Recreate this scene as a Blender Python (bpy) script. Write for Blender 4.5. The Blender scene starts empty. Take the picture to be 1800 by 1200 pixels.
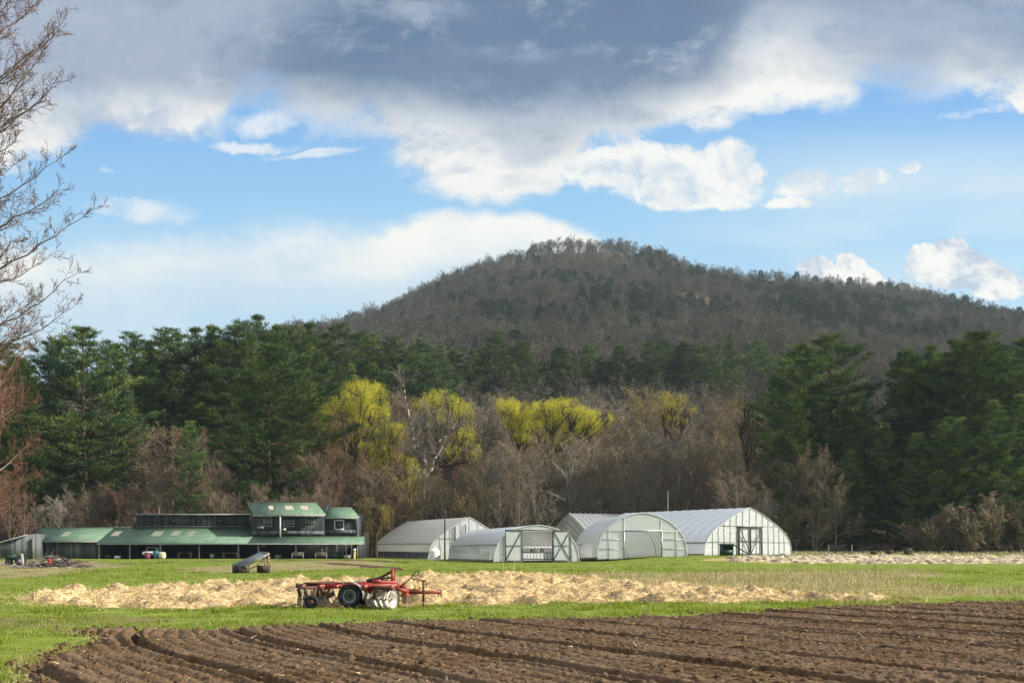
import bpy, math, random
import numpy as np
from mathutils import Vector, Matrix
PI = math.pi
F = 1930.0; YH = 958.0; EYE = 1.75          # photo pixels per unit tangent, horizon row, eye height
scene = bpy.context.scene
C = scene.collection

# ---------------------------------------------------------------- camera
cam_d = bpy.data.cameras.new('camera'); cam = bpy.data.objects.new('camera', cam_d); C.objects.link(cam)
cam.location = (0, 0, EYE); cam.rotation_euler = (PI/2, 0, 0)
cam_d.sensor_width = 36; cam_d.lens = 36*F/1800.0
cam_d.shift_y = (YH-600)/1800.0
cam_d.clip_start = 0.5; cam_d.clip_end = 6000
scene.camera = cam

# ---------------------------------------------------------------- render / view
scene.render.engine = 'CYCLES'
cy = scene.cycles
cy.use_denoising = True
try: cy.denoiser = 'OPENIMAGEDENOISE'
except Exception: pass
cy.use_adaptive_sampling = True; cy.adaptive_threshold = 0.02
cy.max_bounces = 6; cy.diffuse_bounces = 3; cy.glossy_bounces = 2; cy.transmission_bounces = 4
cy.transparent_max_bounces = 24; cy.volume_bounces = 0
cy.sample_clamp_indirect = 6; cy.caustics_reflective = False; cy.caustics_refractive = False
vs = scene.view_settings
scene.display_settings.display_device = 'sRGB'
vs.view_transform = 'Standard'; vs.look = 'None'; vs.gamma = 1.0; vs.use_curve_mapping = False
EXPO = 0.9
vs.exposure = EXPO

# ---------------------------------------------------------------- node helper
class NG:
    def __init__(s, nt):
        s.nt = nt; s.nodes = nt.nodes; s.links = nt.links
    def n(s, typ, **kw):
        nd = s.nodes.new(typ)
        for k, v in kw.items(): setattr(nd, k, v)
        return nd
    def set(s, sock, v):
        if isinstance(v, bpy.types.NodeSocket): s.links.new(v, sock)
        else:
            if sock.type == 'RGBA' and len(v) == 3: v = (*v, 1)
            sock.default_value = v
    def m(s, op, a, b=None, c=None, clamp=False):
        nd = s.n('ShaderNodeMath', operation=op); nd.use_clamp = clamp
        s.set(nd.inputs[0], a)
        if b is not None: s.set(nd.inputs[1], b)
        if c is not None: s.set(nd.inputs[2], c)
        return nd.outputs[0]
    def vm(s, op, a, b=None, out=0):
        nd = s.n('ShaderNodeVectorMath', operation=op)
        s.set(nd.inputs[0], a)
        if b is not None: s.set(nd.inputs[1], b)
        return nd.outputs['Value' if op in ('LENGTH', 'DOT_PRODUCT', 'DISTANCE') else 'Vector']
    def ss(s, x, lo, hi, o0=0.0, o1=1.0):
        nd = s.n('ShaderNodeMapRange', interpolation_type='SMOOTHSTEP')
        s.set(nd.inputs['Value'], x); s.set(nd.inputs['From Min'], lo); s.set(nd.inputs['From Max'], hi)
        s.set(nd.inputs['To Min'], o0); s.set(nd.inputs['To Max'], o1)
        return nd.outputs['Result']
    def noise(s, vec, scale, detail=2, rough=0.5, dist=0.0, col=False):
        nd = s.n('ShaderNodeTexNoise'); nd.noise_dimensions = '3D'
        if vec is not None: s.set(nd.inputs['Vector'], vec)
        nd.inputs['Scale'].default_value = scale; nd.inputs['Detail'].default_value = detail
        nd.inputs['Roughness'].default_value = rough; nd.inputs['Distortion'].default_value = dist
        return nd.outputs['Color' if col else 'Fac']
    def mix(s, f, a, b, mode='MIX'):
        nd = s.n('ShaderNodeMix', data_type='RGBA', blend_type=mode)
        s.set(nd.inputs[0], f); s.set(nd.inputs[6], a); s.set(nd.inputs[7], b)
        return nd.outputs[2]
    def mapping(s, vec, scale=(1, 1, 1), loc=(0, 0, 0), rot=(0, 0, 0)):
        nd = s.n('ShaderNodeMapping'); s.set(nd.inputs['Vector'], vec)
        nd.inputs['Scale'].default_value = scale; nd.inputs['Location'].default_value = loc
        nd.inputs['Rotation'].default_value = rot
        return nd.outputs[0]
    def comb(s, x, y, z):
        nd = s.n('ShaderNodeCombineXYZ'); s.set(nd.inputs[0], x); s.set(nd.inputs[1], y); s.set(nd.inputs[2], z)
        return nd.outputs[0]
    def curve(s, x, pts):
        nd = s.n('ShaderNodeFloatCurve'); cu = nd.mapping.curves[0]
        nd.mapping.use_clip = False
        while len(cu.points) > 2: cu.points.remove(cu.points[1])
        cu.points[0].location = pts[0]; cu.points[1].location = pts[-1]
        for p in pts[1:-1]: cu.points.new(*p)
        nd.mapping.update()
        s.set(nd.inputs['Value'], x)
        return nd.outputs[0]

# ---------------------------------------------------------------- sun and sky
SUN_AZ, SUN_EL = math.radians(96), math.radians(30)
sun_dir = Vector((math.sin(SUN_AZ)*math.cos(SUN_EL), math.cos(SUN_AZ)*math.cos(SUN_EL), math.sin(SUN_EL)))
sl = bpy.data.lights.new('sun', 'SUN'); sl.energy = 4.6; sl.angle = math.radians(0.6); sl.color = (1.0, 0.93, 0.80)
so = bpy.data.objects.new('sun', sl); C.objects.link(so); so.location = (60, 20, 80)
so.rotation_euler = sun_dir.to_track_quat('Z', 'Y').to_euler()

def build_world():
    w = bpy.data.worlds.new('World'); scene.world = w; w.use_nodes = True
    nt = w.node_tree; nt.nodes.clear(); g = NG(nt)
    out = g.n('ShaderNodeOutputWorld'); bg = g.n('ShaderNodeBackground')
    sky = g.n('ShaderNodeTexSky', sky_type='NISHITA'); sky.sun_disc = False
    sky.sun_elevation = SUN_EL; sky.sun_rotation = SUN_AZ; sky.altitude = 60; sky.air_density = 1.0
    sky.dust_density = 0.6; sky.ozone_density = 2.0
    S = 0.12                                           # background strength; cloud colours are divided by it
    bg.inputs['Strength'].default_value = S
    K = 1.0/S/(2**EXPO)
    def C3(r, gg, b_):                                  # a display colour (0-255) as scene light
        f = lambda c: (c/255/12.92 if c/255 <= 0.04045 else ((c/255+0.055)/1.055)**2.4)*K
        return (f(r), f(gg), f(b_))
    d = g.n('ShaderNodeTexCoord').outputs['Generated']
    sp = g.n('ShaderNodeSeparateXYZ'); g.links.new(d, sp.inputs[0])
    ay = g.m('MAXIMUM', g.m('ABSOLUTE', sp.outputs[1]), 0.3)
    u = g.m('DIVIDE', sp.outputs[0], ay); v = g.m('DIVIDE', sp.outputs[2], ay)
    P = g.comb(u, v, 0.0)
    # domain warps: slow rolling one and a finer one so edges curl and fray
    w1 = g.vm('MULTIPLY', g.vm('SUBTRACT', g.noise(g.mapping(P, (1, 1.6, 1), (3.1, 7.7, 0)), 4.0, 3, 0.5, col=True), (0.5, 0.5, 0.5)), (0.11, 0.05, 0))
    P1 = g.vm('ADD', P, w1)
    w2 = g.vm('MULTIPLY', g.vm('SUBTRACT', g.noise(g.mapping(P1, (1, 1.3, 1), (1.1, 2.7, 0)), 17.0, 4, 0.6, col=True), (0.5, 0.5, 0.5)), (0.034, 0.026, 0))
    Pw = g.vm('ADD', P1, w2)
    sw = g.n('ShaderNodeSeparateXYZ'); g.links.new(Pw, sw.inputs[0]); uw, vw = sw.outputs[0], sw.outputs[1]
    nA = g.m('SUBTRACT', g.noise(g.mapping(Pw, (1, 1.5, 1), (1.3, 0.2, 0)), 9.0, 8, 0.60), 0.5)      # billows
    nB = g.m('SUBTRACT', g.noise(g.mapping(Pw, (1, 1.2, 1), (5.3, 2.2, 0)), 30.0, 6, 0.65), 0.5)     # fray
    nL = g.m('SUBTRACT', g.noise(g.mapping(P1, (1, 2.3, 1), (9.3, 4.2, 0)), 3.4, 4, 0.5), 0.5)       # broad tone
    nS = g.m('SUBTRACT', g.noise(g.mapping(P1, (0.6, 3.0, 1), (2.3, 1.2, 0)), 7.0, 6, 0.6), 0.5)     # streaks
    t = g.m('DIVIDE', g.m('ADD', uw, 0.6), 1.2, clamp=True)
    X = lambda px: ((px-900)/F+0.6)/1.2
    V = lambda py: (YH-py)/F
    def bc(pts): return g.m('MULTIPLY', g.curve(t, [(X(p[0]), V(p[1])/0.6) for p in pts]), 0.6)
    def cv(pts): return g.curve(t, [(X(p[0]), p[1]) for p in pts])
    add = lambda *a: a[0] if len(a) == 1 else g.m('ADD', a[0], add(*a[1:]))
    mul = lambda a, b_: g.m('MULTIPLY', a, b_)
    # --- clear sky
    lo = g.mix(g.ss(v, 0.12, 0.30), C3(196, 226, 240), C3(158, 210, 244)); blue = g.mix(g.ss(v, 0.26, 0.44), lo, C3(112, 176, 238))
    col = g.mix(0.88, sky.outputs[0], blue)
    veil = mul(g.ss(add(v, mul(nS, 0.10)), 0.335, 0.235), g.ss(add(nS, mul(nL, 0.6)), -0.16, 0.16))
    veilR = mul(g.ss(u, 0.05, 0.36), mul(g.ss(add(v, mul(nS, 0.05)), 0.26, 0.29), g.ss(add(v, mul(nS, 0.08)), 0.40, 0.33)))
    veil = g.m('MAXIMUM', mul(veil, 0.62), mul(veilR, g.ss(nS, -0.2, 0.15, 0.35, 0.9)))
    col = g.mix(veil, col, C3(212, 232, 245))
    cream = C3(253, 252, 246); pearl = C3(222, 231, 238); shade = C3(188, 203, 220)
    # --- lower bank above the left ridge: crisp upper edge, dissolving below
    topL = bc([(-260, 420), (60, 446), (190, 440), (330, 412), (450, 420), (545, 400), (690, 408), (790, 376), (880, 384), (945, 400), (1000, 420), (1040, 470), (1150, 640), (1980, 760)])
    dl = g.m('SUBTRACT', topL, add(v, mul(nA, 0.055), mul(nB, 0.016)))
    crisp = cv([(-260, .6), (200, .3), (500, .35), (760, .9), (1980, 1)])
    body = g.ss(add(dl, mul(nS, 0.14), mul(crisp, -0.030)), 0.070, 0.010, 0.24, 1.0)
    ml = mul(g.ss(dl, g.m('SUBTRACT', -0.010, mul(g.m('SUBTRACT', 1.0, crisp), 0.010)), g.m('ADD', 0.004, mul(g.m('SUBTRACT', 1.0, crisp), 0.028))), body)
    shl = g.mix(g.ss(add(mul(nA, 1.3), mul(dl, 5.0)), -0.12, 0.50), cream, C3(196, 220, 238))
    col = g.mix(ml, col, shl)
    # --- separate cumulus
    def blobs(L):
        e = None
        for (px, py, rx, ry) in L:
            q = g.vm('SUBTRACT', Pw, ((px-900)/F, V(py), 0))
            q = g.vm('MULTIPLY', q, (F/rx, F/ry, 0))
            r = g.m('SUBTRACT', 1.0, g.vm('LENGTH', q))
            e = r if e is None else g.m('MAXIMUM', e, r)
        return e
    L1 = [(1500, 496, 175, 36), (1425, 474, 62, 36), (1500, 468, 50, 38), (1560, 488, 70, 26), (1690, 456, 100, 48), (1640, 446, 62, 30), (1745, 482, 76, 32), (1695, 428, 48, 28)]
    b1 = blobs(L1); e1 = add(b1, mul(nA, 1.5), mul(nB, 0.8), 0.0)
    col = g.mix(g.ss(e1, 0.10, 0.26), col, g.mix(g.ss(add(nB, mul(nA, 1.6), mul(b1, 0.10)), -0.14, 0.16), C3(186, 200, 220), cream))
    L2 = [(1170, 305, 200, 62), (1060, 300, 100, 48), (1290, 298, 75, 60), (1215, 345, 130, 26), (1425, 312, 72, 34), (1510, 312, 48, 32), (1597, 286, 36, 18),
          (1790, 206, 26, 26), (1405, 350, 60, 12)]
    L3 = [(215, 376, 120, 26), (490, 214, 60, 20), (460, 250, 110, 9), (180, 309, 24, 10), (580, 262, 90, 9), (1690, 215, 70, 10)]
    b2 = blobs(L2); e2 = add(mul(g.m('MINIMUM', b2, 0.5), 1.5), mul(nA, 2.5), mul(nB, 1.6))
    col = g.mix(g.ss(e2, 0.02, 0.55, 0, 0.97), col, g.mix(g.ss(add(nB, mul(nA, 1.1)), -0.20, 0.10), C3(208, 221, 234), cream))
    e3 = add(mul(g.m('MINIMUM', blobs(L3), 0.5), 1.2), mul(nA, 2.6), mul(nB, 1.6))
    col = g.mix(g.ss(e3, 0.0, 0.9, 0, 0.85), col, C3(238, 243, 247))
    # --- upper deck
    bot = bc([(-260, 330), (60, 285), (200, 258), (330, 252), (400, 228), (440, 186), (500, 196), (560, 232), (640, 262), (700, 300), (780, 334), (850, 352), (920, 340), (980, 300), (1040, 262), (1100, 248),
              (1160, 236), (1290, 230), (1330, 196), (1400, 184), (1480, 190), (1530, 154), (1590, 164), (1640, 172), (1720, 188), (1800, 196), (1980, 210)])
    du = add(g.m('SUBTRACT', v, bot), mul(nA, 0.105), mul(nB, 0.030))
    soft = cv([(-260, .3), (330, .3), (470, 1), (640, 1), (720, .35), (1000, .4), (1500, .35), (1600, 1), (1700, .5), (1980, .4)])
    mu = g.ss(du, -0.008, g.m('ADD', 0.008, mul(soft, 0.030)))
    # height (rows of the photo) at which the sunlit lower part gives way to the dark deck
    dkb = bc([(-260, 150), (60, 180), (150, 190), (330, 160), (430, 150), (560, 160), (640, 182), (760, 190), (860, 205), (960, 200), (1060, 190), (1140, 172), (1220, 140), (1290, 100), (1360, 45), (1440, 45), (1520, 85), (1600, 105), (1660, 80), (1740, 88), (1980, 110)])
    dd = add(g.m('SUBTRACT', v, dkb), mul(nL, 0.11), mul(nA, 0.12), mul(nB, 0.03))
    dk = g.ss(dd, -0.040, 0.030)
    deep = g.ss(add(g.m('SUBTRACT', v, V(190)), mul(nL, 0.20), mul(nA, 0.10)), -0.06, 0.07)
    midu = mul(g.ss(add(u, mul(nL, 0.25)), -0.30, -0.14), g.ss(add(u, mul(nL, 0.2)), 0.30, 0.14))
    tone = g.mix(mul(deep, midu), C3(150, 168, 194), C3(94, 122, 155))
    left = g.ss(add(u, mul(nL, 0.30), mul(nA, 0.15)), -0.14, -0.30); tone = g.mix(mul(left, 0.85), tone, C3(168, 180, 200))
    right = g.ss(add(u, mul(nL, 0.25)), 0.20, 0.34); tone = g.mix(mul(right, 0.6), tone, C3(140, 158, 188))
    tone = g.mix(g.ss(add(mul(nS, 1.0), mul(nA, 0.5)), -0.04, 0.20, 0, 0.55), tone, C3(168, 181, 203))
    tone = g.mix(g.ss(add(mul(nL, 1.0), mul(nA, 0.7)), -0.06, -0.30, 0, 0.45), tone, C3(84, 110, 145))
    tone = g.mix(g.ss(add(nA, mul(nB, 0.9)), 0.0, 0.22, 0, 0.38), tone, C3(186, 196, 212))
    tone = g.mix(g.ss(add(nA, mul(nB, 0.9)), -0.04, -0.24, 0, 0.35), tone, C3(88, 112, 145))
    light = g.mix(g.ss(add(nA, mul(nB, 0.5), mul(nL, 0.3)), -0.17, 0.09), C3(184, 198, 218), C3(250, 249, 244))
    deck = g.mix(dk, light, tone)
    knots = mul(g.ss(add(nA, mul(nB, 0.5)), 0.08, 0.24), g.ss(v, 0.50, 0.40)); deck = g.mix(mul(knots, 0.5), deck, C3(206, 212, 224))
    col = g.mix(mu, col, deck)
    # unseen sky overhead and behind the viewer, brightened to add fill light
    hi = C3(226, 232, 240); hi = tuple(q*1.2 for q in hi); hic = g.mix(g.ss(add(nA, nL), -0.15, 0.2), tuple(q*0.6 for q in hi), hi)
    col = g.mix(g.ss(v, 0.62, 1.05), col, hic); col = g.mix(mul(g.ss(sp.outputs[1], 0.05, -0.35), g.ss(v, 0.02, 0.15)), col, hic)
    col = g.mix(g.ss(v, 0.0, -0.03), col, C3(70, 76, 55))
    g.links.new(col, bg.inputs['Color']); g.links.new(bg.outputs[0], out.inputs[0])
    w.cycles.sampling_method = 'MANUAL'; w.cycles.sample_map_resolution = 512
build_world()

# ---------------------------------------------------------------- generic helpers
def tag(o, label=None, cat=None, group=None, kind=None):
    if label: o['label'] = label
    if cat: o['category'] = cat
    if group: o['group'] = group
    if kind: o['kind'] = kind
    return o
def empty(name, loc=(0, 0, 0), rz=0.0):
    o = bpy.data.objects.new(name, None); C.objects.link(o)
    o.location = loc; o.rotation_euler = (0, 0, rz); o.empty_display_size = 0.5
    return o
def mesh_np(name, V, Q=None, T=None, mat=None, smooth=False):
    me = bpy.data.meshes.new(name)
    V = np.asarray(V, np.float32)
    Q = np.zeros((0, 4), np.int32) if Q is None or len(Q) == 0 else np.asarray(Q, np.int32)
    T = np.zeros((0, 3), np.int32) if T is None or len(T) == 0 else np.asarray(T, np.int32)
    me.vertices.add(len(V)); me.vertices.foreach_set('co', V.ravel())
    nl = Q.size+T.size
    me.loops.add(nl); me.loops.foreach_set('vertex_index', np.concatenate([Q.ravel(), T.ravel()]))
    me.polygons.add(len(Q)+len(T))
    ls = np.concatenate([np.arange(len(Q))*4, len(Q)*4+np.arange(len(T))*3]).astype(np.int32)
    me.polygons.foreach_set('loop_start', ls)
    me.update(calc_edges=True)
    if smooth: me.polygons.foreach_set('use_smooth', np.ones(len(Q)+len(T), bool))
    if mat: me.materials.append(mat)
    return me
def link(name, me, parent=None, loc=None):
    o = bpy.data.objects.new(name, me); C.objects.link(o)
    if parent: o.parent = parent
    if loc is not None: o.location = loc
    return o
BOXQ = np.array([[0, 3, 2, 1], [4, 5, 6, 7], [0, 1, 5, 4], [1, 2, 6, 5], [2, 3, 7, 6], [3, 0, 4, 7]])
class MB:
    """collects shapes, then links them as one mesh object"""
    def __init__(s): s.V = []; s.Q = []; s.T = []; s.n = 0
    def add(s, V, Q=None, T=None):
        V = np.asarray(V, float).reshape(-1, 3)
        if Q is not None and len(Q): s.Q.append(np.asarray(Q)+s.n)
        if T is not None and len(T): s.T.append(np.asarray(T)+s.n)
        s.V.append(V); s.n += len(V); return s
    def box(s, c, size, rz=0.0, M=None):
        x, y, z = [q/2 for q in size]
        V = np.array([[-x, -y, -z], [x, -y, -z], [x, y, -z], [-x, y, -z], [-x, -y, z], [x, -y, z], [x, y, z], [-x, y, z]])
        if rz:
            cc, ss = math.cos(rz), math.sin(rz); V = V@np.array([[cc, ss, 0], [-ss, cc, 0], [0, 0, 1]])
        if M is not None: V = V@np.array(M.to_3x3()).T
        return s.add(V+np.array(c), BOXQ)
    def beam(s, p0, p1, w, h=None, up=(0, 0, 1)):
        h = h or w
        p0 = Vector(p0); p1 = Vector(p1); d = (p1-p0); L = d.length
        if L < 1e-6: return s
        d.normalize(); up = Vector(up)
        if abs(d.dot(up)) > 0.98: up = Vector((0, 1, 0))
        a = d.cross(up).normalized(); b = a.cross(d)
        V = [p0+a*(i*w/2)+b*(j*h/2) for i, j in ((-1, -1), (1, -1), (1, 1), (-1, 1))]+[p1+a*(i*w/2)+b*(j*h/2) for i, j in ((-1, -1), (1, -1), (1, 1), (-1, 1))]
        return s.add([tuple(v) for v in V], BOXQ)
    def tubes(s, P0, P1, R0, R1, n=5):
        P0 = np.asarray(P0, float).reshape(-1, 3); P1 = np.asarray(P1, float).reshape(-1, 3)
        R0 = np.broadcast_to(np.asarray(R0, float), (len(P0),)); R1 = np.broadcast_to(np.asarray(R1, float), (len(P0),))
        d = P1-P0; d /= (np.linalg.norm(d, axis=1, keepdims=True)+1e-9)
        ref = np.where(np.abs(d[:, 2:3]) > 0.9, np.array([[1.0, 0, 0]]), np.array([[0, 0, 1.0]]))
        a = np.cross(d, ref); a /= (np.linalg.norm(a, axis=1, keepdims=True)+1e-9); b = np.cross(d, a)
        th = np.arange(n)*2*PI/n
        ring = a[:, None, :]*np.cos(th)[None, :, None]+b[:, None, :]*np.sin(th)[None, :, None]
        V = np.concatenate([P0[:, None]+ring*R0[:, None, None], P1[:, None]+ring*R1[:, None, None]], 1).reshape(-1, 3)
        k = np.arange(n); k2 = (k+1) % n
        q = np.stack([k, k2, k2+n, k+n], 1)
        Q = (q[None]+(np.arange(len(P0))*2*n)[:, None, None]).reshape(-1, 4)
        return s.add(V, Q)
    def tube(s, pts, r, n=8, cap=False):
        pts = np.asarray(pts, float); r = np.broadcast_to(np.asarray(r, float), (len(pts),))
        s.tubes(pts[:-1], pts[1:], r[:-1], r[1:], n)
        if cap:
            for e, o in ((0, 1), (-1, -2)):
                d = pts[e]-pts[o]; d /= np.linalg.norm(d); s.tubes([pts[e]], [pts[e]+d*0.002], [r[e]], [0.0], n)
        return s
    def disc(s, c, ax, r, t, n=20, r_in=0.0, dish=0.0):
        """solid disc or ring of thickness t about axis ax"""
        ax = Vector(ax).normalized(); a = ax.orthogonal().normalized(); b = ax.cross(a); c = Vector(c)
        V = []
        for k in range(n):
            th = 2*PI*k/n; e = a*math.cos(th)+b*math.sin(th)
            V += [c+e*r-ax*t/2, c+e*r+ax*t/2, c+e*r_in+ax*(t/2+dish), c+e*r_in-ax*(t/2-dish)]
        Q = []
        for k in range(n):
            i = 4*k; j = 4*((k+1) % n)
            Q += [[i, j, j+1, i+1], [i+1, j+1, j+2, i+2], [i+2, j+2, j+3, i+3], [i+3, j+3, j, i]]
        return s.add([tuple(v) for v in V], Q)
    def prism(s, poly, ext):
        """flat polygon (3d points) extruded by vector ext; fan faces (convex)"""
        P = np.asarray(poly, float); n = len(P); e = np.asarray(ext, float)
        V = np.concatenate([P, P+e]); k = np.arange(n); k2 = (k+1) % n
        Q = np.stack([k, k2, k2+n, k+n], 1)
        T = [[0, i+1, i] for i in range(1, n-1)]+[[n, n+i, n+i+1] for i in range(1, n-1)]
        return s.add(V, Q, T)
    def grid(s, X, Y, Z):
        """arrays of shape (a,b)"""
        a, b = X.shape; V = np.stack([X, Y, Z], -1).reshape(-1, 3)
        i = np.arange(a-1)[:, None]*b+np.arange(b-1)[None]
        Q = np.stack([i, i+1, i+b+1, i+b], -1).reshape(-1, 4)
        return s.add(V, Q)
    def arrays(s):
        V = np.concatenate(s.V) if s.V else np.zeros((0, 3))
        Q = np.concatenate(s.Q) if s.Q else None; T = np.concatenate(s.T) if s.T else None
        return V, Q, T
    def mesh(s, name, mat=None, smooth=False): return mesh_np(name, *s.arrays(), mat=mat, smooth=smooth)
    def build(s, name, mat=None, parent=None, smooth=False, loc=None): return link(name, s.mesh(name, mat, smooth), parent, loc)
_rng = np.random.RandomState(7); _tab = _rng.rand(256, 256)
def vnoise(x, y, seed=0):
    x = np.asarray(x, float)+seed*17.31; y = np.asarray(y, float)+seed*5.77
    xi = np.floor(x).astype(int); yi = np.floor(y).astype(int); fx = x-xi; fy = y-yi
    fx = fx*fx*(3-2*fx); fy = fy*fy*(3-2*fy)
    g = lambda i, j: _tab[(xi+i) & 255, (yi+j) & 255]
    return (g(0, 0)*(1-fx)+g(1, 0)*fx)*(1-fy)+(g(0, 1)*(1-fx)+g(1, 1)*fx)*fy
def fbm(x, y, seed=0, octv=4, gain=0.5):
    s = 0; a = 1; t = 0
    for k in range(octv): s = s+a*vnoise(x*2**k, y*2**k, seed+k*3); t += a; a *= gain
    return s/t
def sm(a, b, x):
    t = np.clip((np.asarray(x, float)-a)/(b-a), 0, 1); return t*t*(3-2*t)

# ---------------------------------------------------------------- terrain
RID = [(-900, 800), (-400, 740), (0, 700), (300, 650), (420, 612), (500, 580), (560, 560), (640, 546), (700, 524), (760, 497), (820, 472), (880, 451), (940, 438), (1000, 430),
       (1060, 428), (1130, 436), (1200, 452), (1300, 470), (1400, 484), (1500, 492), (1590, 502), (1650, 522), (1700, 556), (1750, 606), (1820, 690), (2100, 740), (2700, 820)]
_rx = np.array([(p[0]-900)/F*1000 for p in RID]); _rz = np.array([EYE+(YH-p[1])/F*1000-13 for p in RID])
def H(x, y):
    x = np.asarray(x, float); y = np.asarray(y, float)
    z = 0.62*sm(84, 112, y)*sm(6, 20, x)
    R = np.interp(x, _rx, _rz)
    t = np.clip((y-165)/835, 0, None)
    far = np.where(t <= 1, t**1.25, np.clip(1-(t-1)*1.6, 0.05, 1))
    z = z+R*far+(fbm(x/60, y/60, 3)-0.5)*22*sm(200, 420, y)*sm(1600, 1000, y)
    return z
def Hs(x, y): return float(H(x, y))
def PX(px, d): return ((px-900)/F*d, d)                  # where the photo's column px stands at distance d
def at(px, d):
    x, y = PX(px, d); return (x, y, Hs(x, y))
def ground_px(px, py):
    d = F*EYE/max(py-YH, 3.0)
    for _ in range(30):
        x = (px-900)/F*d; d2 = F*(EYE-Hs(x, d))/max(py-YH, 3.0); d = 0.5*d+0.5*d2
    return ((px-900)/F*d, d)
def sdf_poly(x, y, poly):
    """signed distance, positive inside"""
    P = np.array(poly, float); d2 = np.full(x.shape, 1e18); ins = np.zeros(x.shape, bool)
    for i in range(len(P)):
        a = P[i]; b = P[(i+1) % len(P)]; e = b-a
        t = np.clip(((x-a[0])*e[0]+(y-a[1])*e[1])/(e@e+1e-12), 0, 1)
        d2 = np.minimum(d2, (x-a[0]-t*e[0])**2+(y-a[1]-t*e[1])**2)
        c = ((a[1] > y) != (b[1] > y)) & (x < (b[0]-a[0])*(y-a[1])/(b[1]-a[1]+1e-12)+a[0])
        ins ^= c
    d = np.sqrt(d2); return np.where(ins, d, -d)
G = lambda L: [ground_px(*p) for p in L]
POLY_SOIL = [(-9.3, 22.6), (-7.8, 20.8), (-7.6, 18.6), (-6.9, 15.6), (-6.1, 13.0), (-4.0, 9.0), (12, 9.0), (20, 14), (26, 26), (24.0, 38.0)] + \
            list(reversed(G([(110, 1106), (200, 1104), (350, 1106), (500, 1099), (700, 1091), (1000, 1087), (1200, 1082), (1300, 1076), (1400, 1070), (1500, 1064), (1650, 1060), (1800, 1057)])))
POLY_STRAW = G([(45, 1045), (110, 1038), (300, 1032), (500, 1023), (620, 1020), (760, 1013), (850, 1009), (930, 1010), (1000, 1015), (1100, 1024), (1250, 1034), (1400, 1043), (1530, 1050),
                (1560, 1055), (1400, 1057), (1200, 1058), (1000, 1060), (800, 1063), (600, 1066), (400, 1068), (220, 1070), (120, 1064), (60, 1056)])
POLY_STRAW2 = G([(1225, 984), (1300, 978.5), (1450, 976), (1600, 976), (1800, 977), (2000, 978), (2000, 989), (1700, 990), (1500, 990), (1350, 989.5)])
POLY_DRY = G([(980, 1012), (1050, 1006), (1180, 1010), (1300, 1004), (1480, 1002), (1600, 1003), (1640, 1012), (1580, 1026), (1700, 1034), (1900, 1036), (1900, 1049), (1700, 1050), (1540, 1053),
              (1400, 1046), (1200, 1034), (1060, 1022)])
POLY_DIRT = G([(285, 1004), (330, 997), (450, 990), (560, 985.5), (640, 986), (700, 990), (660, 996), (560, 1001), (470, 1005), (380, 1006.5)])
POLY_WORN = G([(-250, 1094), (0, 1085), (150, 1081), (340, 1083), (300, 1091), (120, 1098), (0, 1105), (-250, 1112)])
POLY_LEFT = G([(-300, 988), (60, 984), (170, 986), (230, 994), (170, 1002), (90, 1012), (-60, 1018), (-300, 1020)])
def m_soil(x, y): return sdf_poly(x, y, POLY_SOIL)+(fbm(x*0.9, y*0.9, 11)-0.5)*0.9
def m_straw(x, y):
    n = (fbm(x*0.5, y*0.5, 5)-0.5)*2.6
    return np.maximum(sdf_poly(x, y, POLY_STRAW)+n*0.8, sdf_poly(x, y, POLY_STRAW2)+n)

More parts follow.
